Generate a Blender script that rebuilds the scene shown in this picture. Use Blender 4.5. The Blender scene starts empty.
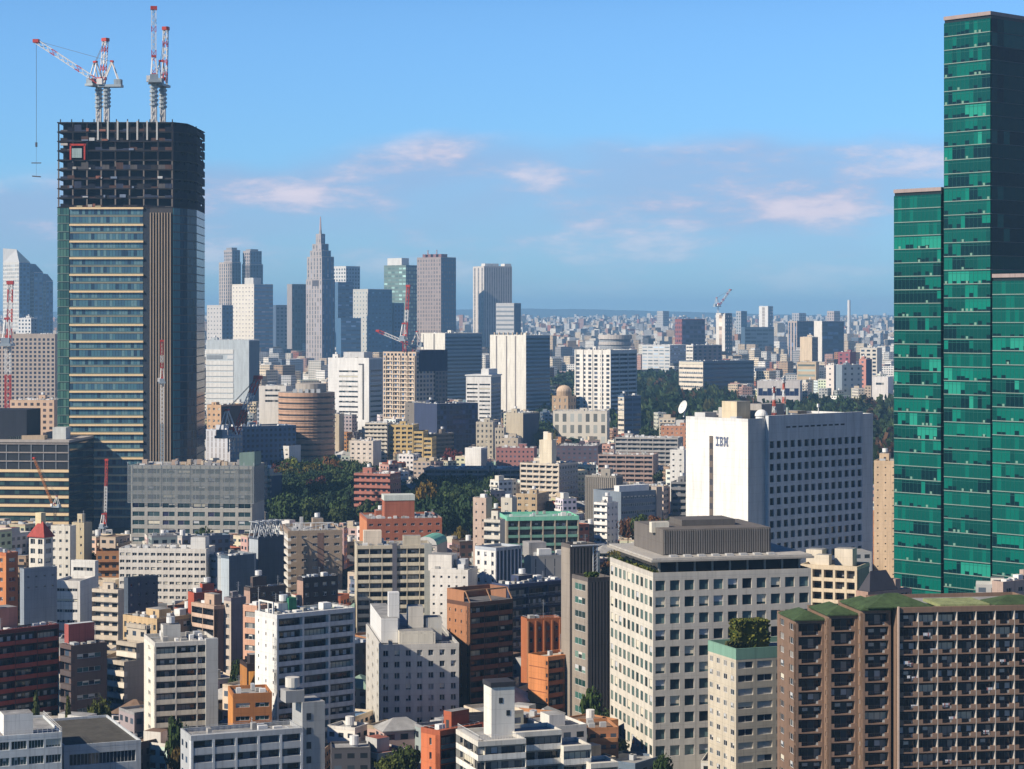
import bpy, math, random
import numpy as np
from mathutils import Vector, Matrix
R = math.radians
rnd = random.Random(7)
scn = bpy.context.scene
col = scn.collection

# ------------------------------------------------------------------ camera
FPX, HC, HOR = 2200.0, 110.0, 320.0        # focal length in pixels, eye height, horizon row
cd = bpy.data.cameras.new('camera'); cam = bpy.data.objects.new('camera', cd); col.objects.link(cam)
cam.location = (0, 0, HC); cam.rotation_euler = (R(90), 0, 0)
cd.sensor_width = 36.0; cd.lens = 36.0 * FPX / 1024.0
cd.shift_y = -(384.5 - HOR) / 1024.0
cd.clip_start = 1.0; cd.clip_end = 60000.0
scn.camera = cam

# ------------------------------------------------------------------ sky, sun, exposure
SUN_EL, SUN_BACK = 34.0, 30.0               # height; degrees behind the picture plane, from the left
sx, sy, sz = -math.cos(R(SUN_BACK)) * math.cos(R(SUN_EL)), -math.sin(R(SUN_BACK)) * math.cos(R(SUN_EL)), math.sin(R(SUN_EL))
w = bpy.data.worlds.new('World'); scn.world = w; w.use_nodes = True
nt = w.node_tree; N = nt.nodes; LK = nt.links
for n in list(N): N.remove(n)
out = N.new('ShaderNodeOutputWorld'); bg = N.new('ShaderNodeBackground'); bg.inputs['Strength'].default_value = 0.06
sky = N.new('ShaderNodeTexSky'); sky.sky_type = 'NISHITA'; sky.sun_disc = False
sky.sun_elevation = R(SUN_EL); sky.sun_rotation = math.atan2(sx, sy)
sky.air_density = 1.0; sky.dust_density = 0.3; sky.ozone_density = 3.0; sky.altitude = 0
tint = N.new('ShaderNodeMix'); tint.data_type = 'RGBA'; tint.blend_type = 'MULTIPLY'; tint.inputs[0].default_value = 1.0
tint.inputs[7].default_value = (0.50, 0.78, 1.10, 1)
LK.new(sky.outputs[0], tint.inputs[6])
# soft clouds low over the horizon: noise over the direction of view
geo = N.new('ShaderNodeTexCoord'); sep = N.new('ShaderNodeSeparateXYZ'); LK.new(geo.outputs['Generated'], sep.inputs[0])
def mth(op, a, b=None, c=None, clamp=False, nt_=None):
    n = (nt_ or nt).nodes.new('ShaderNodeMath'); n.operation = op; n.use_clamp = clamp
    for i, v in enumerate((a, b, c)):
        if v is None: continue
        if isinstance(v, (int, float)): n.inputs[i].default_value = v
        else: (nt_ or nt).links.new(v, n.inputs[i])
    return n.outputs[0]
def ramp(x, lo, hi, nt_=None):
    t = (nt_ or nt)
    n = t.nodes.new('ShaderNodeMapRange'); n.interpolation_type = 'SMOOTHSTEP'
    n.inputs['From Min'].default_value = lo; n.inputs['From Max'].default_value = hi
    t.links.new(x, n.inputs['Value']); return n.outputs['Result']
az = mth('DIVIDE', sep.outputs[0], mth('MAXIMUM', mth('ABSOLUTE', sep.outputs[1]), 0.05))
cv = N.new('ShaderNodeCombineXYZ')
LK.new(mth('MULTIPLY', az, 15.0), cv.inputs[0]); LK.new(mth('MULTIPLY', sep.outputs[2], 50.0), cv.inputs[1])
cv.inputs[2].default_value = 3.7
nz = N.new('ShaderNodeTexNoise'); nz.inputs['Scale'].default_value = 1.0; nz.inputs['Detail'].default_value = 8.0; nz.inputs['Roughness'].default_value = 0.60
LK.new(cv.outputs[0], nz.inputs['Vector'])
cv2 = N.new('ShaderNodeCombineXYZ')
LK.new(mth('MULTIPLY', az, 7.0), cv2.inputs[0]); LK.new(mth('MULTIPLY', sep.outputs[2], 20.0), cv2.inputs[1]); cv2.inputs[2].default_value = 1.3
nz2 = N.new('ShaderNodeTexNoise'); nz2.inputs['Scale'].default_value = 1.0; nz2.inputs['Detail'].default_value = 3.0
LK.new(cv2.outputs[0], nz2.inputs['Vector'])
# upper edge of the cloud bank climbs to the right, as in the photograph
edge = mth('ADD', mth('MULTIPLY', az, 0.07), 0.073)
edge = mth('ADD', edge, mth('MULTIPLY', mth('SUBTRACT', nz2.outputs[0], 0.5), 0.05))
rel = mth('SUBTRACT', sep.outputs[2], edge)
up = mth('SUBTRACT', 1.0, ramp(rel, -0.006, 0.010))
low = mth('ADD', 0.25, mth('MULTIPLY', ramp(sep.outputs[2], 0.006, 0.050), 0.75))
band = mth('MULTIPLY', up, low)
puff = ramp(nz.outputs[0], 0.44, 0.64)
mask = mth('MULTIPLY', band, mth('ADD', mth('MULTIPLY', puff, 0.42), mth('ADD', 0.28, mth('MULTIPLY', ramp(nz2.outputs[0], 0.30, 0.60), 0.34))), clamp=True)
cc_ = N.new('ShaderNodeMix'); cc_.data_type = 'RGBA'; LK.new(mth('MULTIPLY', puff, mth('ADD', 0.55, mth('MULTIPLY', ramp(nz.outputs[0], 0.5, 0.72), 0.45))), cc_.inputs[0]); cc_.inputs[6].default_value = (4.9,6.3,9.6,1); cc_.inputs[7].default_value = (10.6,9.9,11.4,1)
cm = N.new('ShaderNodeMix'); cm.data_type = 'RGBA'
gain = mth('ADD', 0.66, mth('MULTIPLY', mth('SUBTRACT', 1.0, ramp(sep.outputs[2], 0.12, 0.30)), 1.30))
tcol = N.new('ShaderNodeValToRGB'); te = tcol.color_ramp.elements; te[0].position = 0.0; te[0].color = (.76,.88,1.0,1); te[1].position = 0.14; te[1].color = (1,1,1,1); t3 = te.new(0.24); t3.color = (.13,.62,1.0,1)
LK.new(sep.outputs[2], tcol.inputs[0])
tm = N.new('ShaderNodeMix'); tm.data_type = 'RGBA'; tm.blend_type = 'MULTIPLY'; tm.inputs[0].default_value = 1.0; LK.new(tint.outputs[2], tm.inputs[6]); LK.new(tcol.outputs[0], tm.inputs[7])
gv_ = N.new('ShaderNodeVectorMath'); gv_.operation = 'SCALE'; LK.new(tm.outputs[2], gv_.inputs[0]); LK.new(gain, gv_.inputs['Scale'])
LK.new(mask, cm.inputs[0]); LK.new(gv_.outputs[0], cm.inputs[6]); LK.new(cc_.outputs[2], cm.inputs[7])
LK.new(cm.outputs[2], bg.inputs['Color']); LK.new(bg.outputs[0], out.inputs[0])

ld = bpy.data.lights.new('sun', 'SUN'); ld.energy = 5.0; ld.angle = R(0.5); ld.color = (1.0, 0.88, 0.71)
sun = bpy.data.objects.new('sun', ld); col.objects.link(sun)
sun.rotation_euler = Vector((sx, sy, sz)).to_track_quat('Z', 'Y').to_euler(); sun.location = (-300, -100, 500)
scn.view_settings.view_transform = 'Standard'; scn.view_settings.look = 'None'
scn.view_settings.exposure = 0.32; scn.view_settings.gamma = 1.0; scn.view_settings.use_curve_mapping = False
scn.render.engine = 'CYCLES'
scn.cycles.max_bounces = 5; scn.cycles.diffuse_bounces = 1; scn.cycles.glossy_bounces = 2
scn.cycles.transparent_max_bounces = 4; scn.cycles.volume_bounces = 1; scn.cycles.use_denoising = True
scn.cycles.caustics_reflective = False; scn.cycles.caustics_refractive = False

# ------------------------------------------------------------------ materials
C = dict(white=(.78,.77,.74), offwhite=(.70,.66,.58), cream=(.66,.56,.42), pale=(.60,.59,.56), lgrey=(.48,.48,.48), grey=(.30,.30,.31),
  mgrey=(.20,.20,.21), dgrey=(.10,.10,.11), beige=(.52,.43,.33), tan=(.40,.29,.20), brown=(.17,.09,.055), dbrown=(.09,.05,.035), brick=(.36,.10,.055),
  orange=(.60,.22,.08), ochre=(.45,.20,.05), darkred=(.17,.035,.03), red=(.45,.07,.05), navy=(.045,.065,.13), bluegrey=(.25,.30,.38), slate=(.13,.16,.20),
  pink=(.52,.30,.25), mauve=(.40,.26,.21), yellow=(.62,.42,.17), green=(.10,.16,.07), copper=(.22,.42,.33), teal=(.06,.42,.33), black=(.03,.03,.035),
  sky=(.42,.52,.62), rosy=(.46,.22,.19), gold=(.60,.40,.20), taupe=(.27,.22,.18), white2=(.72,.73,.74), bluewin=(.06,.10,.18))
_mats = {}
def newmat(name):
    m = bpy.data.materials.new(name); m.use_nodes = True
    return m, m.node_tree, m.node_tree.nodes['Principled BSDF']
def rgb(c): return C[c] if isinstance(c, str) else c
def M(c, rough=.8, spec=.3, noise=.14, metal=0.0, streak=True):
    c = rgb(c); key = ('M', c, rough, spec, noise, metal)
    if key in _mats: return _mats[key]
    m, t, p = newmat('surface')
    p.inputs['Roughness'].default_value = rough; p.inputs['Specular IOR Level'].default_value = spec; p.inputs['Metallic'].default_value = metal
    if noise:
        tc = t.nodes.new('ShaderNodeTexCoord'); mp = t.nodes.new('ShaderNodeMapping'); mp.inputs['Scale'].default_value = (.35, .35, .07 if streak else .35)
        n1 = t.nodes.new('ShaderNodeTexNoise'); n1.inputs['Scale'].default_value = 1.0; n1.inputs['Detail'].default_value = 6.0; n1.inputs['Roughness'].default_value = .65
        t.links.new(tc.outputs['Object'], mp.inputs[0]); t.links.new(mp.outputs[0], n1.inputs['Vector'])
        mr = t.nodes.new('ShaderNodeMapRange'); mr.inputs['From Min'].default_value = .3; mr.inputs['From Max'].default_value = .7
        mr.inputs['To Min'].default_value = 1 - noise * 1.4; mr.inputs['To Max'].default_value = 1 + noise * .6
        t.links.new(n1.outputs[0], mr.inputs[0])
        mx = t.nodes.new('ShaderNodeVectorMath'); mx.operation = 'SCALE'; mx.inputs[0].default_value = c
        if streak:                                    # rain streaks and storey joints
            m2 = t.nodes.new('ShaderNodeMapping'); m2.inputs['Scale'].default_value = (1.7, 1.7, .045); n2 = t.nodes.new('ShaderNodeTexNoise'); n2.inputs['Scale'].default_value = 1.0; n2.inputs['Detail'].default_value = 3.0
            t.links.new(tc.outputs['Object'], m2.inputs[0]); t.links.new(m2.outputs[0], n2.inputs['Vector'])
            st_ = mth('SUBTRACT', 1.0, mth('MULTIPLY', ramp(n2.outputs[0], .52, .74, t), noise*1.5, nt_=t), nt_=t)
            sp_ = t.nodes.new('ShaderNodeSeparateXYZ'); t.links.new(tc.outputs['Object'], sp_.inputs[0])
            jn = mth('SUBTRACT', 1.0, mth('MULTIPLY', mth('LESS_THAN', mth('FRACT', mth('DIVIDE', sp_.outputs[2], 2.95, nt_=t), nt_=t), .035, nt_=t), .16, nt_=t), nt_=t)
            sc_ = mth('MULTIPLY', mth('MULTIPLY', mr.outputs[0], st_, nt_=t), jn, nt_=t); t.links.new(sc_, mx.inputs['Scale'])
        else: t.links.new(mr.outputs[0], mx.inputs['Scale'])
        t.links.new(mx.outputs[0], p.inputs['Base Color'])
    else: p.inputs['Base Color'].default_value = (*c, 1)
    _mats[key] = m; return m
def GL(c, rough=.06, spec=.5, metal=0.0):
    return M(tuple(c), rough, spec, 0, metal)
GLASS = [GL((.020,.028,.040)), GL((.035,.055,.075)), GL((.10,.12,.13), .15), GL((.28,.27,.25), .4), GL((.015,.02,.03))]
GREENGLASS = [GL((.02,.06,.055)), GL((.06,.15,.13)), GL((.16,.27,.23), .2), GL((.03,.05,.05))]
def PAT(c, du, dv, wf, hf, gl=(.03,.045,.07), vary=.5, mode='const', sub=0):
    """wall with a window in every bay du x dv metres (UV in metres; mode 'obj' / 'attr' take the wall colour from the object / a colour attribute)"""
    c = rgb(c); key = ('P', c, du, dv, wf, hf, gl, vary, mode)
    if key in _mats: return _mats[key]
    m, t, p = newmat('facade'); L = t.links
    uv = t.nodes.new('ShaderNodeUVMap'); s = t.nodes.new('ShaderNodeSeparateXYZ'); L.new(uv.outputs[0], s.inputs[0])
    U = mth('DIVIDE', s.outputs[0], du, nt_=t); V = mth('DIVIDE', s.outputs[1], dv, nt_=t)
    fu = mth('ABSOLUTE', mth('SUBTRACT', mth('FRACT', U, nt_=t), .5, nt_=t), nt_=t); fv = mth('ABSOLUTE', mth('SUBTRACT', mth('FRACT', V, nt_=t), .5, nt_=t), nt_=t)
    mk = mth('MULTIPLY', mth('LESS_THAN', fu, wf / 2, nt_=t), mth('LESS_THAN', fv, hf / 2, nt_=t), nt_=t)
    cb = t.nodes.new('ShaderNodeCombineXYZ'); L.new(mth('FLOOR', U, nt_=t), cb.inputs[0]); L.new(mth('FLOOR', V, nt_=t), cb.inputs[1])
    oi = t.nodes.new('ShaderNodeObjectInfo'); L.new(oi.outputs['Random'], cb.inputs[2])
    wn = t.nodes.new('ShaderNodeTexWhiteNoise'); wn.noise_dimensions = '3D'; L.new(cb.outputs[0], wn.inputs['Vector'])
    gs = mth('ADD', mth('MULTIPLY', mth('POWER', wn.outputs['Value'], 3.0, nt_=t), vary * 5, nt_=t), 1 - vary * .6, nt_=t)
    gv = t.nodes.new('ShaderNodeVectorMath'); gv.operation = 'SCALE'; gv.inputs[0].default_value = gl; L.new(gs, gv.inputs['Scale'])
    n1 = t.nodes.new('ShaderNodeTexNoise'); n1.inputs['Scale'].default_value = .12; n1.inputs['Detail'].default_value = 5
    tc = t.nodes.new('ShaderNodeTexCoord'); L.new(tc.outputs['Object'], n1.inputs['Vector'])
    ws = mth('ADD', mth('MULTIPLY', n1.outputs[0], .36, nt_=t), .80, nt_=t)
    wv = t.nodes.new('ShaderNodeVectorMath'); wv.operation = 'SCALE'; L.new(ws, wv.inputs['Scale'])
    if mode == 'obj': L.new(oi.outputs['Color'], wv.inputs[0])
    elif mode == 'attr':
        at = t.nodes.new('ShaderNodeAttribute'); at.attribute_name = 'Col'; L.new(at.outputs['Color'], wv.inputs[0])
    else: wv.inputs[0].default_value = c
    mx = t.nodes.new('ShaderNodeMix'); mx.data_type = 'RGBA'; L.new(mk, mx.inputs[0]); L.new(wv.outputs[0], mx.inputs[6]); L.new(gv.outputs[0], mx.inputs[7])
    L.new(mx.outputs[2], p.inputs['Base Color'])
    L.new(mth('SUBTRACT', .85, mth('MULTIPLY', mk, .72, nt_=t), nt_=t), p.inputs['Roughness']); p.inputs['Specular IOR Level'].default_value = .4
    _mats[key] = m; return m

# ------------------------------------------------------------------ mesh collector
class MB:
    def __init__(s): s.v = []; s.f = []; s.m = []; s.mats = []; s.uv = []; s.d = {}
    def mi(s, m):
        if m not in s.mats: s.mats.append(m)
        return s.mats.index(m)
    def vert(s, p):
        k = (round(p[0], 3), round(p[1], 3), round(p[2], 3))
        i = s.d.get(k)
        if i is None: i = s.d[k] = len(s.v); s.v.append(k)
        return i
    def face(s, pts, m, uv=None):
        ids = [s.vert(p) for p in pts]
        if len(set(ids)) < 3: return
        s.f.append(ids); s.m.append(s.mi(m)); s.uv.append(uv or [(0, 0)] * len(ids))
    def box(s, x0, y0, z0, x1, y1, z1, m, mt=None, bottom=True):
        a, b, c, d = (x0,y0,z0), (x1,y0,z0), (x1,y1,z0), (x0,y1,z0); e, f, g_, h = (x0,y0,z1), (x1,y0,z1), (x1,y1,z1), (x0,y1,z1)
        W, L, H = abs(x1-x0), abs(y1-y0), z1
        s.face([a,b,f,e], m, [(0,z0),(W,z0),(W,z1),(0,z1)]); s.face([b,c,g_,f], m, [(0,z0),(L,z0),(L,z1),(0,z1)])
        s.face([c,d,h,g_], m, [(0,z0),(W,z0),(W,z1),(0,z1)]); s.face([d,a,e,h], m, [(0,z0),(L,z0),(L,z1),(0,z1)])
        s.face([e,f,g_,h], mt or m)
        if bottom: s.face([d,c,b,a], mt or m)
    def prism(s, poly, z0, z1, m, mt=None):
        n = len(poly); acc = 0
        for i in range(n):
            p, q = poly[i], poly[(i+1) % n]; l = math.hypot(q[0]-p[0], q[1]-p[1])
            s.face([(p[0],p[1],z0),(q[0],q[1],z0),(q[0],q[1],z1),(p[0],p[1],z1)], m, [(acc,z0),(acc+l,z0),(acc+l,z1),(acc,z1)]); acc += l
        s.face([(p[0],p[1],z1) for p in poly], mt or m); s.face([(p[0],p[1],z0) for p in reversed(poly)], mt or m)
    def bar(s, p, q, r, m, n=4, r2=None):
        p, q = Vector(p), Vector(q); ax = (q-p)
        if ax.length < 1e-4: return
        ax.normalize(); ref = Vector((0,0,1)) if abs(ax.z) < .95 else Vector((1,0,0)); u = ax.cross(ref).normalized(); v = ax.cross(u)
        r2 = r if r2 is None else r2; A = []; B = []
        for i in range(n):
            t = 2*math.pi*(i+.5)/n; d = u*math.cos(t)+v*math.sin(t); A.append(tuple(p+d*r)); B.append(tuple(q+d*r2))
        for i in range(n): s.face([A[i], A[(i+1)%n], B[(i+1)%n], B[i]], m)
        s.face(A[::-1], m); s.face(B, m)
    def cyl(s, cx, cy, z0, z1, r, m, n=14, r2=None, mt=None):
        r2 = r if r2 is None else r2
        A = [(cx+r*math.cos(2*math.pi*i/n), cy+r*math.sin(2*math.pi*i/n), z0) for i in range(n)]; B = [(cx+r2*math.cos(2*math.pi*i/n), cy+r2*math.sin(2*math.pi*i/n), z1) for i in range(n)]
        for i in range(n):
            j = (i+1) % n; a, b = 2*math.pi*r*i/n, 2*math.pi*r*(i+1)/n
            s.face([A[i],A[j],B[j],B[i]], m, [(a,z0),(b,z0),(b,z1),(a,z1)])
        s.face(B, mt or m); s.face(A[::-1], mt or m)
    def mesh(s, name='mesh', smooth=False):
        me = bpy.data.meshes.new(name); me.from_pydata(s.v, [], s.f)
        for m in s.mats: me.materials.append(m)
        me.polygons.foreach_set('material_index', s.m)
        ul = me.uv_layers.new(name='UVMap'); flat = [c for f in s.uv for p in f for c in p]
        ul.data.foreach_set('uv', flat)
        if smooth: me.polygons.foreach_set('use_smooth', [True] * len(s.f))
        me.update(); return me
    def build(s, name, parent=None, loc=(0,0,0), rz=0.0, smooth=False):
        return put(name, s.mesh(name, smooth), parent, loc, rz)
def put(name, me, parent=None, loc=(0,0,0), rz=0.0):
    o = bpy.data.objects.new(name, me); o.location = loc
    if rz: o.rotation_euler = (0, 0, rz)
    if parent is not None: o.parent = parent
    col.objects.link(o); return o
def tag(o, label, cat, group=None, kind=None):
    o['label'] = label; o['category'] = cat
    if group: o['group'] = group
    if kind: o['kind'] = kind
    return o
def empty(name, loc=(0,0,0), rz=0.0):
    o = bpy.data.objects.new(name, None); o.location = loc; o.rotation_euler = (0,0,rz); o.empty_display_size = 2; col.objects.link(o); return o

def ground_z(D): return 0.0 if D < 1500 else (min(D, 12500.0) - 1500) * 0.0095
def depth_of(yb): return yb if yb > 900 else (HC * FPX) / (yb - HOR)
def PX(x, D): return (x - 512.0) * D / FPX
def PZ(y, D): return HC - (y - HOR) * D / FPX
def at(x, y, D): return Vector((PX(x, D), D, PZ(y, D)))
# ------------------------------------------------------------------ buildings
FR_L = M((.55,.55,.55), .5, .4, 0); FR_D = M((.08,.08,.085), .5, .4, 0)
ROOFM = M((.33,.33,.33), .9, .2, .35, streak=False); ROOFD = M((.17,.17,.18), .9, .2, .3, streak=False); ROOFG = M((.30,.36,.30), .9, .2, .3, streak=False)
CONC = M((.42,.41,.39), .85, .2, .2); METAL = M((.5,.52,.54), .35, .5, .08); WHITEM = M((.76,.76,.75), .6, .3, .08); DARKM = M((.05,.05,.055), .7, .3, .1)
_pane = {}
BLIND = [M((.62,.60,.55),.8,.2,0), M((.50,.52,.54),.8,.2,0), M((.66,.62,.50),.8,.2,0)]
def pane(w, h, nm, gi, gs, fm):
    """a framed window: frame bars, nm panes of glass set 4 cm behind the frame"""
    key = (round(w, 2), round(h, 2), nm, gi, id(gs), id(fm))
    if key in _pane: return _pane[key]
    b = MB(); f = min(.09, w*.08); bl = gi // 10; gi = gi % 10; g = gs[gi]; hw = w/2
    b.box(-hw, -.03, 0, hw, .03, f, fm); b.box(-hw, -.03, h-f, hw, .03, h, fm)
    for i in range(nm+1):
        x = -hw + (w-f)*i/nm; b.box(x, -.03, f, x+f, .03, h-f, fm)
    for i in range(nm):
        a = -hw + (w-f)*i/nm + f; c = -hw + (w-f)*(i+1)/nm
        gg = g if (i*7+gi) % 3 else gs[(gi+i) % len(gs)]
        b.face([(a,.02,f),(c,.02,f),(c,.02,h-f),(a,.02,h-f)], gg)
        if bl and (i + bl) % 2 == 0 or bl == 3:
            zb_ = f + (h-2*f)*(1-(.38,.62,.8)[bl-1]); b.face([(a,.012,zb_),(c,.012,zb_),(c,.012,h-f),(a,.012,h-f)], BLIND[bl-1])
    _pane[key] = me = b.mesh('window'); return me
class Face:
    def __init__(s, o, u, ln): s.o = o; s.u = u; s.n = (u[1], -u[0]); s.ln = ln; s.rz = math.atan2(u[1], u[0])
    def p(s, u, z, d=0.0): return (s.o[0]+s.u[0]*u+s.n[0]*d, s.o[1]+s.u[1]*u+s.n[1]*d, z)
    def fbox(s, b, u0, u1, z0, z1, d0, d1, m, mt=None):
        A, B, C_, D = s.p(u0,z0,d1), s.p(u1,z0,d1), s.p(u1,z0,d0), s.p(u0,z0,d0); T = lambda q: (q[0],q[1],z1)
        b.face([A,B,T(B),T(A)], m, [(u0,z0),(u1,z0),(u1,z1),(u0,z1)])
        b.face([B,C_,T(C_),T(B)], m); b.face([D,A,T(A),T(D)], m); b.face([T(A),T(B),T(C_),T(D)], mt or m); b.face([D,C_,B,A], mt or m)
def holes(b, f, z0, z1, cols, rows, m, rec, mrev=None):
    us = [0.0]; vs = [z0]
    for a, c in cols: us += [a, c]
    us.append(f.ln)
    for a, c in rows: vs += [a, c]
    vs.append(z1)
    for i in range(len(us)-1):
        for j in range(len(vs)-1):
            a, c, d, e = us[i], us[i+1], vs[j], vs[j+1]
            if c-a < 1e-4 or e-d < 1e-4: continue
            if i % 2 and j % 2:
                q = mrev or m
                b.face([f.p(a,d),f.p(c,d),f.p(c,d,-rec),f.p(a,d,-rec)], q); b.face([f.p(a,e,-rec),f.p(c,e,-rec),f.p(c,e),f.p(a,e)], q)
                b.face([f.p(a,d,-rec),f.p(a,e,-rec),f.p(a,e),f.p(a,d)], q); b.face([f.p(c,d),f.p(c,e),f.p(c,e,-rec),f.p(c,d,-rec)], q)
            else: b.face([f.p(a,d),f.p(c,d),f.p(c,e),f.p(a,e)], m, [(a,d),(c,d),(c,e),(a,e)])
def parse(st): return st[0], [float(x) for x in st[1:].split(',') if x]
PEND = {}
def pend(root, name, me, loc, rz): PEND.setdefault(root.name, (root, []))[1].append((name, me, loc, rz))
def merged(name, items, parent):
    vs, fs, ms, mats = [], [], [], []
    for _, me, loc, rz in items:
        c, s_ = math.cos(rz), math.sin(rz); k = len(vs)
        for v in me.vertices: x, y, z = v.co; vs.append((loc[0]+x*c-y*s_, loc[1]+x*s_+y*c, loc[2]+z))
        mp = []
        for m in me.materials:
            if m not in mats: mats.append(m)
            mp.append(mats.index(m))
        for p in me.polygons: fs.append([k+i for i in p.vertices]); ms.append(mp[p.material_index])
    me = bpy.data.meshes.new(name); me.from_pydata(vs, [], fs)
    for m in mats: me.materials.append(m)
    me.polygons.foreach_set('material_index', ms); me.update()
    o = put(name, me, parent); o['kind'] = 'stuff'; return o
def flush(root, cap=100):
    got = PEND.pop(root.name, None)
    if not got: return
    kinds = {}
    for it in got[1]: kinds.setdefault(it[0], []).append(it)
    for name, its in kinds.items():
        its.sort(key=lambda t: -t[2][2])
        for n, me, loc, rz in its[:cap]: put(n, me, root, loc, rz)
        if len(its) > cap: merged(name, its[cap:], root)
def side(root, b, f, z0, z1, wall, st, fh, par, o):
    """one facade: wall geometry into b, windows and balconies as parts of root. Returns nothing."""
    k, a = parse(st); ln = f.ln; top = z1 - par; nfl = max(1, int((top - z0 - .2) / fh)); gs = o.get('glass', GLASS); fm = o.get('frame', FR_L)
    gr = random.Random(int(ln*100) + nfl)
    wt = o.get('gw', (5, 4, 2, 1.2, 3)); bw = o.get('blind', .30); pick = lambda: gr.choices(range(len(gs)), wt[:len(gs)])[0] + (10*gr.randrange(1,4) if gr.random() < bw else 0)
    if k in 'GR':
        nb = int(-a[0]) if a[0] < 0 else max(1, int(ln / a[0])); bay = ln / nb; wf, hf = a[1], a[2]; sill = a[3] if len(a) > 3 else (1-hf)*.55*fh; sill = min(sill, fh*(1-hf)-.1)
        nm = int(a[4]) if len(a) > 4 else (2 if bay*wf > 1.3 else 1); rec = o.get('rec', .28)
        if k == 'R': nm = int(a[4]) if len(a) > 4 else max(2, int(bay*wf/1.8))
        cols = [(bay*(i+.5-wf/2), bay*(i+.5+wf/2)) for i in range(nb)]; nr = min(nfl, int(a[5]) if len(a) > 5 else nfl)
        rows = [(top-(j+1)*fh+sill, top-(j+1)*fh+sill+hf*fh) for j in range(nr)][::-1]
        holes(b, f, z0, z1, cols, rows, wall, rec)
        for (c0, c1) in cols:
            for (r0, r1) in rows:
                pend(root, 'window', pane(c1-c0, r1-r0, nm, pick(), gs, fm), f.p((c0+c1)/2, r0, -rec), f.rz)
    elif k == 'B':                                    # balconies in bays, a dark recess with glass doors behind
        nb = int(-a[0]) if a[0] < 0 else max(1, int(ln / a[0])); bay = ln / nb; d = o.get('bd', 1.4); ph = a[1] if len(a) > 1 else 1.1
        style = int(a[2]) if len(a) > 2 else 0; bc = M(o.get('bcol', o['col'])); pier = o.get('pier', .25); gapd = o.get('gap', 0.0)
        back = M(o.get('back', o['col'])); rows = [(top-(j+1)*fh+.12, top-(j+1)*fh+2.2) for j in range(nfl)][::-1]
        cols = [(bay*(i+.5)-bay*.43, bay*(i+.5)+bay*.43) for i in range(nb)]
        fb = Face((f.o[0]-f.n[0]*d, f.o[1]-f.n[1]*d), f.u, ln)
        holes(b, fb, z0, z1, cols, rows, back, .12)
        hb = min(fh-.4, ph)
        for key in (0,):
            bm = MB(); h = bay/2 - pier/2 - gapd
            bm.box(-h, -d, -.16, h, 0, 0.0, bc)
            if style == 0: bm.box(-h, -d, .001, h, -d+.12, hb, bc)
            elif style == 1:
                bm.box(-h, -d, hb-.08, h, -d+.06, hb, METAL); nbar = max(4, int(h*2/.5))
                for i in range(nbar+1): x = -h + .03 + (2*h-.06)*i/nbar; bm.box(x-.02, -d+.01, .001, x+.02, -d+.05, hb-.08, METAL)
            elif style == 2: bm.box(-h, -d, .1, h, -d+.05, hb, GL((.10,.14,.15), .15)); bm.box(-h, -d-.02, hb, h, -d+.07, hb+.07, bc)
            elif style == 3:                           # solid end piers with a lower middle
                bm.box(-h, -d, .001, -h+.95, -d+.5, hb-.1, bc); bm.box(h-.95, -d, .001, h, -d+.5, hb-.1, bc); bm.box(-h+.95, -d, .001, h-.95, -d+.1, .12, bc)
                bm.box(-h+.95, -d+.03, hb-.16, h-.95, -d+.07, hb-.11, DARKM)
                for i in range(9): x = -h+1.0+(2*h-2.0)*i/8; bm.box(x-.015, -d+.035, .12, x+.015, -d+.065, hb-.16, DARKM)
            ac = bm
            ac.box(h-1.15, -.55, .002, h-.35, -.2, .62, METAL)
            me = bm.mesh('balcony')
        for j, (r0, r1) in enumerate(rows):
            for i in range(nb):
                pend(root, 'balcony', me, fb.p(bay*(i+.5), r0-.1), f.rz)
                c0, c1 = cols[i]; pend(root, 'balcony_door', pane(c1-c0, r1-r0, max(2, int((c1-c0)/1.1)), pick(), gs, FR_D), fb.p((c0+c1)/2, r0, -.12), f.rz)
        for i in range(nb+1):
            if pier <= 0: break
            u = min(max(bay*i, pier/2), ln-pier/2); q = MB(); Face((0,0),(1,0),1).fbox(q, -pier/2, pier/2, z0, top+.05, -.02, d+.02, M(o.get('pcol', o['col'])))
            pend(root, 'pier', q.mesh('pier'), fb.p(u, 0), f.rz)
        q = MB(); Face((0,0),(1,0),1).fbox(q, 0, ln, top+.06, z1, 0, d, wall); pend(root, 'fascia', q.mesh('fascia'), fb.p(0, 0), f.rz)
    elif k == 'E':                                    # one long balcony per storey
        d = o.get('bd', 1.2); hb = (a[0] if a else .4) * fh; fb = Face((f.o[0]-f.n[0]*d, f.o[1]-f.n[1]*d), f.u, ln)
        bay = a[1] if len(a) > 1 else 3.2
        b.face([fb.p(0,z0), fb.p(ln,z0), fb.p(ln,z1), fb.p(0,z1)], PAT(o.get('back', o['col']), bay, fh, .62, .66, (.02,.03,.045)), [(0,z0-top), (ln,z0-top), (ln,z1-top), (0,z1-top)])
        q = MB(); Face((0,0),(1,0),1).fbox(q, 0, ln, -.15, hb, 0, d, M(o.get('bcol', o['col']))); me = q.mesh('balcony')
        for j in range(nfl): pend(root, 'balcony', me, fb.p(0, top-(j+1)*fh+.15), f.rz)
        q = MB(); Face((0,0),(1,0),1).fbox(q, 0, ln, top, z1, 0, d, wall); pend(root, 'fascia', q.mesh('fascia'), fb.p(0, 0), f.rz)
        np_ = int(a[2]) if len(a) > 2 else 0
        for i in range(np_+1 if np_ else 0):
            u = min(max(ln*i/np_, .25), ln-.25); q = MB(); Face((0,0),(1,0),1).fbox(q, -.25, .25, z0, top, 0, d+.05, M(o.get('pcol', o['col']))); pend(root, 'pier', q.mesh('pier'), fb.p(u, 0), f.rz)
    elif k == 'P':
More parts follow.
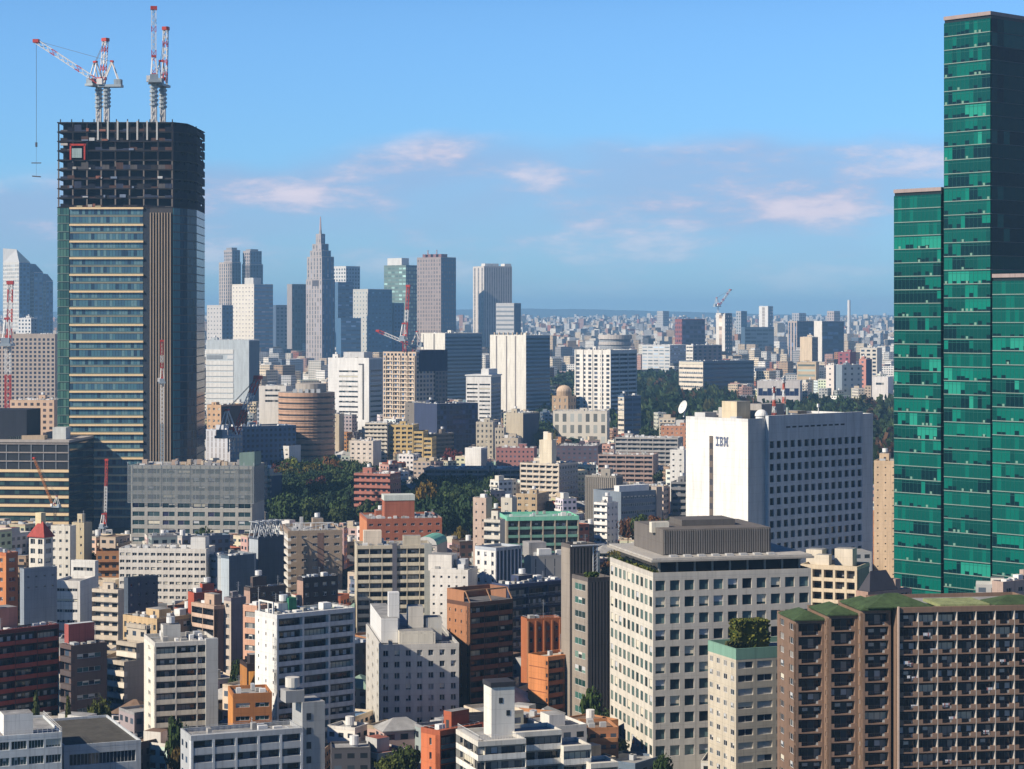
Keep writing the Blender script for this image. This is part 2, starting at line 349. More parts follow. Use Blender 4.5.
        du = ln/max(1, round(ln/a[0])) if a[0] > 0 else ln/-a[0]; dv = fh
        b.face([f.p(0,z0),f.p(ln,z0),f.p(ln,top),f.p(0,top)], PAT(o['col'], round(du, 2), round(dv, 2), a[1], a[2], o.get('gcol', (.03,.045,.07)), o.get('vary', .5)), [(0,z0-top),(ln,z0-top),(ln,0),(0,0)])
        b.face([f.p(0,top),f.p(ln,top),f.p(ln,z1),f.p(0,z1)], wall)
    elif k == 'F':                                    # thin upright fins on a dark wall
        bay = a[0]; n = max(2, int(ln/bay)); fw = a[1] if len(a) > 1 else .35
        b.face([f.p(0,z0,-.3),f.p(ln,z0,-.3),f.p(ln,z1,-.3),f.p(0,z1,-.3)], M(o.get('back', 'dgrey')))
        q = MB()
        for i in range(n+1):
            u = min(max(ln*i/n, fw/2), ln-fw/2); Face((0,0),(1,0),1).fbox(q, u-fw/2, u+fw/2, z0, z1, -.3, .02, wall)
        q.build('fin_screen', root, f.p(0,0), f.rz)
    else: b.face([f.p(0,z0),f.p(ln,z0),f.p(ln,z1),f.p(0,z1)], wall, [(0,z0),(ln,z0),(ln,z1),(0,z1)])
def clutter(root, ox, oy, W, L, z, rr, dens=1.0, o={}):
    """plant on a flat roof: stair hut, water tanks, air conditioners, aerials; all parts of root"""
    if W < 3 or L < 3: return
    cm_ = M(o.get('hut', o.get('col', 'pale')))
    kind = o.get('roof', 'auto')
    if 'none' in kind: return
    placed = []
    def spot(w, l):
        for _ in range(12):
            x, y = rr.uniform(.8, max(.81, W-w-.8)), rr.uniform(.8, max(.81, L-l-.8))
            if x+w > W-.3 or y+l > L-.3: continue
            if all(x+w < a or x > c or y+l < b_ or y > d for a, b_, c, d in placed): placed.append((x-.3, y-.3, x+w+.3, y+l+.3)); return x, y
        return None
    if 'hut' in kind or (kind == 'auto' and rr.random() < .85):
        w, l, h = min(W*.45, rr.uniform(3, 6)), min(L*.45, rr.uniform(3, 7)), rr.uniform(2.4, 4.2); p = spot(w, l)
        if p:
            b = MB(); b.box(0,0,0,w,l,h,cm_,ROOFM); q = b.build('penthouse', root, (ox+p[0], oy+p[1], z+.003))
            d = MB(); d.box(-.03, l*.3, .1, .0, l*.3+.9, 2.1, DARKM); d.build('door', q)
            if rr.random() < .6 and w > 2.4:
                t = MB(); t.cyl(w/2, l/2, h+.35, h+1.9, min(1.1, w*.3), WHITEM, 12, None, METAL)
                for dx in (-.5,.5):
                    for dy in (-.5,.5): t.box(w/2+dx-.06, l/2+dy-.06, h, w/2+dx+.06, l/2+dy+.06, h+.36, METAL)
                t.build('water_tank', q, smooth=False)
    if 'tank' in kind or (kind == 'auto' and rr.random() < .5):
        w = rr.uniform(1.6, 2.6); p = spot(w, w)
        if p:
            t = MB(); t.box(.1,.1,0,w-.1,w-.1,.5,METAL); t.box(0,0,.5,w,w,.5+w*.8,WHITEM); t.build('water_tank', root, (ox+p[0], oy+p[1], z+.003))
    for _ in range(int(rr.uniform(2, 5) * dens * max(1, min(4, W*L/110)))):
        w, l, h = rr.uniform(.8,1.8), rr.uniform(.8,2.4), rr.uniform(.9,1.7); p = spot(w, l)
        if p:
            b = MB(); b.box(0,0,.12,w,l,h,rr.choice([METAL, WHITEM, CONC])); b.box(.1,.1,0,w-.1,l-.1,.12,DARKM); b.build('air_conditioner', root, (ox+p[0], oy+p[1], z+.003))
    if W*L > 60 and 'none' not in kind:
        for _ in range(rr.randrange(1, 4)):
            b = MB(); x, y = rr.uniform(.4, W*.6), rr.uniform(.4, L*.8); ln_ = rr.uniform(2, W*.4); b.bar((0,0,.35),(ln_,0,.35),.14,METAL,6); b.bar((ln_,0,.35),(ln_,0,0),.14,METAL,6); b.bar((0,0,.35),(0,0,0),.14,METAL,6); b.build('roof_pipe', root, (ox+x, oy+y, z))
    if o.get('rail', rr.random() < .55) and W < 45 and L < 45:
        b = MB(); zr = max(.3, o.get('par', 1.0) - .75)
        for (xa, ya, xb, yb_) in ((.1,.1,W-.1,.1),(.1,.1,.1,L-.1),(W-.1,.1,W-.1,L-.1)):
            l = math.hypot(xb-xa, yb_-ya); n = max(2, int(l/1.3))
            for i in range(n+1): b.bar((xa+(xb-xa)*i/n, ya+(yb_-ya)*i/n, 0), (xa+(xb-xa)*i/n, ya+(yb_-ya)*i/n, zr+.9), .03, METAL)
            b.bar((xa,ya,zr+.9),(xb,yb_,zr+.9),.035,METAL); b.bar((xa,ya,zr+.45),(xb,yb_,zr+.45),.025,METAL)
        b.build('roof_railing', root, (ox, oy, z))
    if rr.random() < .6*dens:
        p = spot(.3, .3)
        if p:
            b = MB(); hh = rr.uniform(3, 6); b.bar((0,0,0),(0,0,hh),.06,METAL)
            for k in range(3): b.bar((-.7,0,hh-.3-.5*k),(.7,0,hh-.3-.5*k),.03,METAL)
            b.build('aerial', root, (ox+p[0], oy+p[1], z))
def rect_of(x0, xm, x1, D, a, W=None, L=None):
    X = PX(xm, D); s_, c = math.sin(R(a)), math.cos(R(a)); k0, k1 = (x0-512)/FPX, (x1-512)/FPX
    if L is None:
        den = s_ + k0*c; L = (X - k0*D)/den if den > 1e-3 else 12
    if W is None:
        den = c - k1*s_; W = (k1*D - X)/den if den > 1e-3 else 12
    return X, max(2.5, min(W, 160)), max(2.5, min(L, 160))
HEROES = []
def vol(root, W, L, z1, o, sl, sr, z0=0.0, off=(0, 0), seed=0):
    ox, oy = off; fh = o.get('fh', 3.0); par = o.get('par', 1.0); wall = M(o['col']); roofm = o.get('roofm', ROOFM)
    il = o.get('bd', 1.4 if sl[0] == 'B' else 1.2) if sl[0] in 'BE' else 0; ir = o.get('bd', 1.4 if sr[0] == 'B' else 1.2) if sr[0] in 'BE' else 0
    b = MB(); X0, Y0, X1, Y1 = ox, oy, ox+W, oy+L
    ol = dict(o); orr = dict(o)
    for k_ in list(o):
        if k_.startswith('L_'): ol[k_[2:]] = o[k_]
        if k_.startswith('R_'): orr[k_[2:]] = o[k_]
    fl = Face((X0, Y1), (0,-1), L); fr = Face((X0, Y0), (1,0), W)
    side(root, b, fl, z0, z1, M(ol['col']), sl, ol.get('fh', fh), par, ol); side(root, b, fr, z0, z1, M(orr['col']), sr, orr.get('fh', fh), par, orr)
    # far sides: plain windows so the block holds from other viewpoints
    bs = o.get('rear', PAT(o['col'], 3.4, round(fh, 2), .45, .42)); t = z1 - par
    for A, B in (((X1,Y0),(X1,Y1)), ((X1,Y1),(X0,Y1))):
        l = math.hypot(B[0]-A[0], B[1]-A[1])
        b.face([(*A,z0),(*B,z0),(*B,t),(*A,t)], bs, [(0,z0-t),(l,z0-t),(l,0),(0,0)]); b.face([(*A,t),(*B,t),(*B,z1),(*A,z1)], wall)
    b.build('wall', root)
    # roof and parapet
    th = .3; rz_ = z1 - min(par, o.get('rdrop', .8)); r_ = MB()
    r_.box(X0+.05, Y0+.05, rz_-.3, X1-.05, Y1-.05, rz_, roofm, None); r_.build('roof', root)
    if par > .2:
        p = MB(); pc = M(o.get('parcol', o['col'])); e = .02; zb = z1 - .35 if 'parcol' not in o else z1-par+.05
        for q in ((X0-e,Y0-e,X1+e,Y0+th),(X0-e,Y1-th,X1+e,Y1+e),(X0-e,Y0+th,X0+th,Y1-th),(X1-th,Y0+th,X1+e,Y1-th)): p.box(q[0],q[1],min(rz_-.25, zb),q[2],q[3],z1+.04,pc)
        p.build('parapet', root)
    if o.get('clutter', 1): clutter(root, X0+th, Y0+th, W-2*th, L-2*th, rz_, random.Random(seed+17), o.get('dens', 1.0), o)
def B(name, label, px, yt, yb, a, colr, sl, sr, cat=None, W=None, L=None, group=None, ref=None, vis=None, **o):
    """a block read off the photograph: px = columns of its left edge, near corner and right edge; yt = row of the roof at the near corner; yb = row of its foot (or metres away)"""
    if 25 <= a <= 36: a += 8
    D = depth_of(yb); X, W_, L_ = rect_of(px[0], px[1], px[2], D, a, W, L); g = ground_z(D); z1 = PZ(yt, D) - g
    root = empty(name, (X, D, g), R(a)); tag(root, label, cat or {'apartment_building':'apartment block','office_building':'office block','house':'house','skyscraper':'skyscraper'}.get(name, 'building'), group)
    o['col'] = rgb(colr)
    vol(root, W_, L_, z1, o, sl, sr, seed=int(px[0]*13+yt*7))
    root['_d'] = (W_, L_, z1)
    yv = vis if vis is not None else HOR + (HC - g - min(4, z1*.2)) * FPX / D
    HEROES.append(dict(root=root, X=X, D=D, a=R(a), W=W_, L=L_, z=z1+g, px=(px[0], max(px[2], px[1]+1)), yt=yt, yv=yv, ref=ref or refof(label), g=g))
    return root
def refof(label):
    t = label
    for c in (' with ', ' beside ', ' behind ', ' in front', ' standing', ' under ', ' at ', ' next ', ' among ', ' between ', ' near ', ',', ' below', ' above', ' just', ' whose', ' capped', ' rising', ' of '):
        i = t.find(c)
        if i > 0: t = t[:i]
    return 'the ' + ' '.join(t.split()[:6])
def hiproof(root, W, L, z, h, m, ov=.5, off=(0,0), name='roof'):
    b = MB(); x0, y0, x1, y1 = off[0]-ov, off[1]-ov, off[0]+W+ov, off[1]+L+ov
    if W >= L: k = (y1-y0)/2; r0, r1 = (x0+k, (y0+y1)/2, z+h), (x1-k, (y0+y1)/2, z+h)
    else: k = (x1-x0)/2; r0, r1 = ((x0+x1)/2, y0+k, z+h), ((x0+x1)/2, y1-k, z+h)
    A, B_, C_, D_ = (x0,y0,z), (x1,y0,z), (x1,y1,z), (x0,y1,z)
    if W >= L: b.face([A,B_,r1,r0], m); b.face([B_,C_,r1], m); b.face([C_,D_,r0,r1], m); b.face([D_,A,r0], m)
    else: b.face([A,B_,r0], m); b.face([B_,C_,r1,r0], m); b.face([C_,D_,r1], m); b.face([D_,A,r0,r1], m)
    b.box(x0, y0, z-.25, x1, y1, z-.002, m)
    return b.build(name, root)
def bx(root, name, x0, y0, z0, x1, y1, z1, m, mt=None):
    b = MB(); b.box(0, 0, 0, x1-x0, y1-y0, z1-z0, m, mt); return b.build(name, root, (x0, y0, z0))
# ------------------------------------------------------------------ setting: ground sheet and hills
def make_ground():
    ys = [-600, 0, 400, 800, 1200, 1500, 2500, 4000, 6000, 9000, 12500, 21500]; xs = [-12000, -3000, -1000, 0, 1000, 3000, 12000]
    b = MB(); m, t, p = newmat('ground')
    tc = t.nodes.new('ShaderNodeTexCoord'); vo = t.nodes.new('ShaderNodeTexVoronoi'); vo.inputs['Scale'].default_value = .03; t.links.new(tc.outputs['Object'], vo.inputs['Vector'])
    cr = t.nodes.new('ShaderNodeValToRGB'); e = cr.color_ramp.elements; e[0].color = (.045,.05,.055,1); e[1].color = (.13,.125,.11,1)
    e2 = cr.color_ramp.elements.new(.55); e2.color = (.06,.075,.05,1)
    t.links.new(vo.outputs['Color'], cr.inputs[0]); t.links.new(cr.outputs[0], p.inputs['Base Color']); p.inputs['Roughness'].default_value = .95
    for i in range(len(ys)-1):
        for j in range(len(xs)-1):
            b.face([(xs[j],ys[i],ground_z(ys[i])),(xs[j+1],ys[i],ground_z(ys[i])),(xs[j+1],ys[i+1],ground_z(ys[i+1])),(xs[j],ys[i+1],ground_z(ys[i+1]))], m)
    o = b.build('ground'); o['kind'] = 'structure'
make_ground()
def make_hills():
    b = MB(); m = M((.06,.075,.05), .95, .1, .2); r = random.Random(3)
    for k, (D, hmin, hmax, seed) in enumerate(((20000, 112, 165, 1), (20700, 140, 250, 5))):
        pts = []
        for i in range(121):
            x = -8000 + i*134; t = i/120
            prof = .5 + .5*math.sin(t*9+seed) * math.sin(t*4.3+seed*2); fade = max(0, min(1, (1.0 - (x-300)/2600)))
            pts.append((x, hmin + (hmax-hmin)*(.35+.65*prof)*(.25+.75*fade) + r.uniform(-3, 3)))
        for (x0, h0), (x1, h1) in zip(pts, pts[1:]):
            b.face([(x0,D-250,95),(x1,D-250,95),(x1,D,h1),(x0,D,h0)], m); b.face([(x0,D,h0),(x1,D,h1),(x1,D+120,95),(x0,D+120,95)], m)
    o = b.build('hills'); o['kind'] = 'structure'
make_hills()

AP, OF, SK = 'apartment_building', 'office_building', 'skyscraper'
# ------------------------------------------------------------------ near right: balconied mansion with green roofs
def mansion():
    D = 462; a = R(9); X = PX(899, D); root = empty('apartment_building', (X, D, 0), a)
    tag(root, 'brown balcony mansion with green hipped roofs in front of the green glass tower', 'apartment block')
    z1 = PZ(608, D); brown = (.22,.145,.105); gm = M((.06,.10,.04), .8, .3, .3)
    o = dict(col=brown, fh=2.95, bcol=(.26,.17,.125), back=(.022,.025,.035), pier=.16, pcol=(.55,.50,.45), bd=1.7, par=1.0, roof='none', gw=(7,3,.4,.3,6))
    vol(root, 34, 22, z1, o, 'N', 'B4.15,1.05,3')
    o2 = dict(o, pier=.5, par=.6, pcol=(.25,.165,.12))
    z = z1
    zs = [z1-.4, z1-2.2, z1-2.2, z1-2.2]
    steps = [(-6.9, 3.2), (-13.2, 6.6), (-19.4, 10.0)]
    for i, (ox, oy) in enumerate(steps):
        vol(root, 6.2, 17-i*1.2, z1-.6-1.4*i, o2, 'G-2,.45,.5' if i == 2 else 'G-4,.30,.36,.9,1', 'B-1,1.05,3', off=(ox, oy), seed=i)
        hiproof(root, 6.2, 14-i*1.2, z1-.55-1.4*i, 1.5, gm, .5, (ox, oy))
    hiproof(root, 13.5, 11, z1+.1, 2.2, gm, .4, (-6.0, 1.5)); hiproof(root, 11, 8, z1+.1, 1.5, gm, .4, (22, 1.5))
    bx(root, 'roof_deck', 9.5, 1.2, z1-.3, 20.5, 12, z1+.35, M((.30,.34,.16), .9, .2, .3))
    b = MB(); b.box(-.16,-.16,0,.16,.16,z1+.3,M((.62,.48,.40))); b.build('drain_pipe', root, (-.2,-.25,0))
    flush(root, 100)
    q = random.Random(2)
    for k in range(16):                               # washing hung out along the dark balconies
        j, i = q.randrange(1, 11), q.randrange(0, 8); u, z = 2.08+4.15*i+q.uniform(-1,.8), z1-1.0-(j+1)*2.95+1.1+q.uniform(0,.5)
        p = Matrix.Rotation(a, 3, 'Z') @ Vector((u, .12, z)); wv = MB(); wd = q.uniform(.5,1.5)
        for s_ in range(int(wd/.3)+1): wv.box(s_*.32, 0, -q.uniform(.5,.9), s_*.32+.28, .05, 0, M(q.choice([(.75,.76,.80),(.72,.74,.80),(.55,.60,.70),(.45,.2,.2)])))
        wv.bar((-.2,.02,.03),(wd+.4,.02,.03),.02,METAL)
        o_ = wv.build('washing', None, (X+p.x, D+p.y, p.z), a); tag(o_, 'washing hung in a dark balcony of the brown balcony mansion', 'washing', 'washing on the mansion balconies')
    W_, L_ = 34, 22
    HEROES.append(dict(root=root, X=X-20, D=D, a=a, W=56, L=36, z=z1, px=(781,1060), yt=600, yv=790, ref='the brown balcony mansion', g=0))
mansion()

# green-parapet block with a roof garden
r_ = B(AP, 'cream tiled block with a copper green roof edge and clipped roof hedge', (708,736,812), 649, 806, 21, (.56,.50,.40), 'G-4,.5,.42,1.0,2', 'G-4,.78,.5,1.0,2',
  fh=3.05, par=2.5, parcol=(.20,.36,.28), roof='none', rdrop=1.2, frame=FR_L, R_glass=[GL((.55,.55,.52),.5), GL((.02,.03,.05)), GL((.5,.5,.48),.5), GL((.05,.06,.08))], L_gw=(3,2,3,3,1), L_rec=.08, ref='the copper edged block')
flush(r_)
W_, L_, z_ = r_['_d']; hm = M((.20,.20,.045), .95, .1, .5, streak=False)
def hedge_mesh(w, l, h, n, seed, mats):
    b = MB(); q = random.Random(seed)
    for _ in range(n):
        f_ = q.choice('xyzt'); x, y, z = q.uniform(0,w), q.uniform(0,l), q.uniform(0,h)
        if f_ == 'x': x = q.choice((0,w))
        if f_ == 'y': y = q.choice((0,l))
        if f_ == 'z': z = h
        s = q.uniform(.25,.5); u = Vector((q.gauss(0,1),q.gauss(0,1),q.gauss(0,1))).normalized(); v = u.orthogonal().normalized(); c = Vector((x,y,z))
        b.face([tuple(c+u*s), tuple(c+v*s), tuple(c-u*s), tuple(c-v*s)], q.choice(mats))
    b.box(.2,.2,0,w-.2,l-.2,h-.15,mats[0]); return b.mesh('hedge')
h_ = put('hedge', hedge_mesh(8.0, 5.0, 6.2, 900, 4, [M((.085,.095,.02),.9,.1,.4), M((.16,.16,.03),.9,.1,.4), M((.05,.075,.02),.9,.1,.4)]), r_, (4.0, 6.5, z_-1.2))
put('shrub', hedge_mesh(3.0, 2.0, 1.8, 220, 5, [M((.05,.07,.02),.9,.1,.4), M((.09,.09,.03),.9,.1,.4)]), r_, (1.0, 5, z_-1.2))

# pale office block with flat oversailing roof
r_ = B(OF, 'pale grey office block with square windows and a broad oversailing flat roof', (610,653,811), 573, 775, 14, (.54,.51,.46), 'G-10,.60,.58,.9,1', 'G-11,.66,.62,.8,1',
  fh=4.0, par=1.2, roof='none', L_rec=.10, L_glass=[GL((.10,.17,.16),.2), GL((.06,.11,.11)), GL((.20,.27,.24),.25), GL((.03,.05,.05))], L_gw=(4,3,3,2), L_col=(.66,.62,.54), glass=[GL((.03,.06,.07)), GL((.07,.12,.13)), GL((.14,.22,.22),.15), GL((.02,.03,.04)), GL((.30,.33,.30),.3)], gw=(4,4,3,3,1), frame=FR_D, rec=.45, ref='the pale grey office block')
W_, L_, z_ = r_['_d']; flush(r_)
b = MB(); b.box(2.2,2.2,0,W_-2.2,L_-2.2,3.4,GL((.015,.022,.03),.1)); b.build('glazed_storey', r_, (0,0,z_-.8))
for i in range(9):
    bx(r_, 'column', 2.0+i*(W_-4.5)/8, 1.9, z_-.8, 2.5+i*(W_-4.5)/8, 2.4, z_+2.6, M((.3,.29,.27)))
b = MB(); b.box(-.6,-.6,0,W_+.6,L_+.6,.5,M((.40,.37,.33))); b.box(-.2,-.2,.5,W_+.2,L_+.2,.9,M((.45,.43,.40))); b.build('roof_slab', r_, (0,0,z_+2.6))
zt = z_ + 3.5
q = MB(); w2, l2, h2 = 28.0, 24.0, 6.3; q.box(0,0,0,w2,l2,h2,M((.16,.145,.135))); mq = q.build('machine_house', r_, (4.5, 6, zt))
q = MB(); n_ = 46
for i in range(n_): q.box(.2+i*(w2-.4)/n_, -.25, .3, .2+i*(w2-.4)/n_+.28, -.01, h2-.2, M((.21,.195,.185)))
q.build('louver_screen', mq)
bx(r_, 'machine_house_hut', 12, 14, zt+h2, 26, 24, zt+h2+1.5, M((.13,.12,.115))); bx(r_, 'water_tank', 3.5, 12, zt+5, 8, 14, zt+7.6, M((.72,.68,.58)))
put('planter', hedge_mesh(1.6, L_-4, .9, 420, 6, [M((.07,.10,.02),.9,.1,.4), M((.12,.13,.03),.9,.1,.4)]), r_, (.4, 2, z_-.8))
for i in range(8): bx(r_, 'skylight', 5+i*3.6, 1.5, zt, 6.8+i*3.6, 3, zt+.5, M((.5,.5,.5)))

# slim dark slab beside it
r_ = B(OF, 'slim dark grey slab with a column of greenish windows between orange block and pale office', (572,588,613), 578, 735, 24, (.135,.12,.115), 'G-1,.66,.5,.9,3', 'F.9,.5',
  fh=3.65, back=(.10,.09,.085), L_col=(.32,.28,.24), glass=GREENGLASS, gw=(3,4,2,2), L_rec=.1, ref='the slim dark grey slab', roof='none')
W_, L_, z_ = r_['_d']
vol(r_, W_+.5, 5.5, z_+8.0, dict(col=(.135,.12,.115), fh=3.6, roof='ac', roofm=ROOFD, L_col=(.32,.28,.24), back=(.10,.09,.085)), 'N', 'F.9,.5', off=(-.6, L_+.05)); flush(r_)
put('planter', hedge_mesh(3.2, 2.2, 1.6, 200, 8, [M((.05,.09,.02),.9,.1,.4), M((.10,.12,.03),.9,.1,.4)]), r_, (.6, 1.2, z_-.6))
b = MB(); b.bar((0,0,0),(0,0,8.6),.14,WHITEM); b.bar((1.2,0,0),(1.2,0,8.6),.14,WHITEM)
for i in range(9): b.bar((0,0,i),(1.2,0,i+.9),.07,WHITEM)
b.box(-6.5,-.4,8.6,3.4,.4,8.9,WHITEM); b.build('maintenance_gantry', r_, (3.5, 4, z_-.5))

# orange pair
r_ = B(AP, 'bright orange block with jointed side wall and dark balconies, beside the slim dark grey slab', (528,548,580), 657, 730, 33, (.60,.24,.095), 'G-1,.02,.02', 'B-2,1.0,0', fh=3.3, back=(.03,.025,.03), bcol=(.30,.10,.05), ref='the bright orange block', roofm=M((.6,.5,.38)), roof='ac')
W_, L_, z_ = r_['_d']; b = MB()
for i in range(9): b.box(-.05, .5, z_-3.2-i*3.3, -.001, L_-.5, z_-3.0-i*3.3, M((.28,.10,.05)))
b.build('wall_joint', r_)
for i in range(9): bx(r_, 'window', -.06, .15, z_-2.2-i*3.3, -.002, .75, z_-1.2-i*3.3, GLASS[0])
flush(r_)
r_ = B(AP, 'tall brick red tower with upright ribs and rounded corner behind the bright orange block', (521,527,561), 619, 700, 18, (.42,.145,.06), 'N', 'G-4,.30,.34,.9,1', fh=3.4, ref='the brick red tower', roof='ac')
W_, L_, z_ = r_['_d']
for i in range(5): bx(r_, 'rib', i*(W_-.5)/4, -.35, 0, i*(W_-.5)/4+.5, -.002, z_-.6, M((.62,.30,.15) if i == 0 else (.46,.17,.075)))
flush(r_)

# brown tower
r_ = B(AP, 'dark brown tower with brick side and long shaded balconies beside the pale hotel', (447,470,513), 603, 725, 30, (.13,.065,.045), 'G-4,.22,.3,.9,1', 'B-3,1.05,0', fh=2.9,
  L_col=(.40,.19,.10), bcol=(.19,.075,.045), back=(.045,.035,.035), pcol=(.10,.06,.045), roof='none', ref='the dark brown tower', gw=(5,3,.6,.5,4))
W_, L_, z_ = r_['_d']; flush(r_)
b = MB(); b.prism([(0,0),(W_,0),(W_,L_),(0,L_)], 0, .05, ROOFD)
for (x0,x1) in ((0,.4),(W_-.4,W_),(W_/2-.15,W_/2+.15)): b.bar((x0+.2,.2,0),(x0+.2,2.4,3.0),.18,M((.42,.24,.14)))
b.box(0,2.4,2.7,W_,2.8,3.1,M((.42,.24,.14))); b.box(0,2.8,0,.3,L_,3.1,M((.40,.19,.10))); b.box(.3,L_-.4,0,W_,L_,3.1,M((.30,.15,.09))); b.box(W_-.3,2.8,0,W_,L_-.4,3.1,M((.30,.15,.09)))
b.build('roof_frame', r_, (0,0,z_))

# pale hotel and the white balcony apartment
r_ = B(AP, 'pale rendered hotel with rows of single windows and stepped white roof structures', (366,380,459), 645, 742, 9, (.58,.56,.52), 'G-3,.3,.4,.9,1', 'G-7,.46,.52,.9,2', fh=2.95, dens=1.2, roof='ac', frame=FR_L, ref='the pale hotel', rec=.35)
W_, L_, z_ = r_['_d']; wm = M((.70,.66,.57)); flush(r_)
bx(r_, 'roof_storey', 5.5, 4, z_-.7, 14.5, L_-2, z_+2.9, wm, ROOFM); bx(r_, 'stair_tower', 3.2, 9, z_+.1, 6.0, 12, z_+12.5, WHITEM); bx(r_, 'lift_tower', 8.5, 9.5, z_+2.92, 12.5, 14, z_+8.6, M((.66,.62,.55)), ROOFM)
bx(r_, 'roof_storey', 1.0, 7, z_-.6, 5.4, L_-2, z_+6.0, WHITEM, ROOFM); bx(r_, 'plant_house', 13.2, 10, z_-.6, 17.5, 15, z_+5.5, M((.6,.58,.53)), ROOFM)
b = MB()
for x in (5.6, 14.2): b.box(x,.05,0,x+.35,.4,2.6,wm)
b.box(5.6,.05,2.6,14.55,.45,3.0,wm); b.build('roof_frame', r_, (0,0,z_+.05))
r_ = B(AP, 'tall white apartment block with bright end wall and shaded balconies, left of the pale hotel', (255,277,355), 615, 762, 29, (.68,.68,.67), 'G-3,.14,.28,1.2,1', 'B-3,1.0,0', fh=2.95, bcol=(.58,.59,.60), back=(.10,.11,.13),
  pier=.55, L_col=(.80,.78,.74), dens=1.6, ref='the tall white balcony block', gw=(5,4,1,.5,4), roofm=ROOFG)
W_, L_, z_ = r_['_d']; flush(r_)
b = MB(); wm2 = M((.80,.78,.74)); b.box(0,2,0,.35,2.35,2.6,wm2); b.box(0,L_*.8,0,.35,L_*.8+.4,2.6,wm2); b.box(0,2,2.6,.35,L_*.8+.4,3.0,wm2); b.box(0,L_*.4,0,.3,L_*.4+.3,2.6,wm2); b.build('roof_frame', r_, (0,0,z_))
bx(r_, 'plant_screen', W_*.28, 5, z_-.6, W_*.38, 8, z_+3.2, M((.04,.20,.12)))
r_ = B(AP, 'narrow salmon pink apartment strip with one window a floor, behind the tall white balcony block', (243,257,268), 606, 700, 55, (.62,.36,.25), 'G-1,.74,.5,.8,3', 'N', fh=3.25, frame=FR_L, gw=(2,2,4,4,1), roof='tank', ref='the salmon pink strip'); flush(r_)
r_ = B(AP, 'narrow taupe block with a blank shaded flank beside the salmon pink strip', (224,231,246), 598, 690, 34, (.26,.23,.25), 'G-1,.5,.4', 'N', fh=3.1, L_col=(.55,.47,.40), roof='hut', ref='the narrow taupe block'); flush(r_)

# white apartment left
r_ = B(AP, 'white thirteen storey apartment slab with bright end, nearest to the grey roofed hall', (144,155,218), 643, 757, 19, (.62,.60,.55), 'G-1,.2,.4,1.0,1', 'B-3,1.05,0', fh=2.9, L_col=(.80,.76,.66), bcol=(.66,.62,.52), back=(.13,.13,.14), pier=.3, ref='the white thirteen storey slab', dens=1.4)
W_, L_, z_ = r_['_d']; flush(r_)
bx(r_, 'stair_tower', W_-3.2, -.6, 0, W_-.1, 1.3, z_+.5, M((.45,.46,.46)))
# orange small
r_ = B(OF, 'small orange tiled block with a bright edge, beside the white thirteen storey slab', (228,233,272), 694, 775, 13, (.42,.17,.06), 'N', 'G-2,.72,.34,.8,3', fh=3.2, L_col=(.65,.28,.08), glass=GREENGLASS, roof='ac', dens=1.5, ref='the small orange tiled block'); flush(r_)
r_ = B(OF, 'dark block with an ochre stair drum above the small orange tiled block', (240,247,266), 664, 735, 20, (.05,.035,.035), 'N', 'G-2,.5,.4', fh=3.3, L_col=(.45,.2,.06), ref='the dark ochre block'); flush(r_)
W_, L_, z_ = r_['_d']; b = MB(); b.cyl(2.6, 1.0, 0, z_-2, 2.4, M((.48,.22,.05)), 18); b.build('stair_drum', r_)

# bottom left
r_ = B(OF, 'low white block with ribbon windows and a fenced roof deck at the bottom corner', (-60,62,70), 732, 830, 112, (.62,.66,.68), 'G-7,.88,.52,.8,5', 'N', fh=3.4, W=22, par=.5, roof='none', glass=[GL((.03,.06,.06)),GL((.06,.12,.12)),GL((.02,.03,.03))], ref='the low white corner block', gw=(3,2,2))
W_, L_, z_ = r_['_d']; flush(r_)
bx(r_, 'roof_hut', 1.2, 6.0, z_-.2, 6.5, 12.2, z_+4.3, M((.80,.79,.76)), ROOFM)
b = MB()
for i in range(26):
    y = L_*i/25; b.bar((.2,y,0),(.2,y,1.5),.05,WHITEM)
for z in (.5,1.0,1.5): b.bar((.2,0,z),(.2,L_,z),.04,WHITEM)
for i in range(14):
    x = 21.5*i/13; b.bar((x,.2,0),(x,.2,1.5),.05,WHITEM)
for z in (.5,1.0,1.5): b.bar((0,.2,z),(21.5,.2,z),.04,WHITEM)
b.build('railing', r_, (0,0,z_-.45))
r_ = B('hall', 'low hall with a wide dark flat roof, beside the low white corner block', (64,141,146), 740, 812, 113, (.56,.60,.63), 'G-1,.86,.55,.9,18,1', 'N', cat='hall', fh=4.6, W=34, par=.9, roof='none', rdrop=.5, roofm=M((.10,.095,.085),.95,.1,.25,streak=False), ref='the grey roofed hall', frame=FR_L, glass=[GL((.02,.03,.045)),GL((.03,.04,.06))]); flush(r_)
# bottom grey slab
r_ = B(AP, 'long grey access gallery slab with white downpipes at the bottom edge', (191,303,306), 728, 850, 112, (.44,.46,.48), 'E.42,4,5', 'N', fh=3.0, W=9, bd=1.5, back=(.16,.18,.2), bcol=(.50,.52,.54), pcol=(.66,.68,.7), ref='the long grey gallery slab', roofm=ROOFM, roof='ac'); flush(r_)
D = 452; rt = r_; W_, L_, z_ = r_['_d']
bx(r_, 'stair_tower', .5, -4.9, 0, 8, -.02, z_+5.2, M((.40,.41,.41)), ROOFM)
for k in range(7): bx(r_, 'window', .42, -1.9, z_+1.5-k*3, .498, -.9, z_+2.9-k*3, GLASS[0])
b = MB(); b.box(0,0,0,4,4,2.5,M((.36,.36,.36))); b.cyl(2,2,3.0,5.0,1.5,M((.62,.60,.55)),14); b.cyl(2,2,2.5,3.0,.8,METAL,8); b.build('water_tank', r_, (1,-.6,z_+5.2))
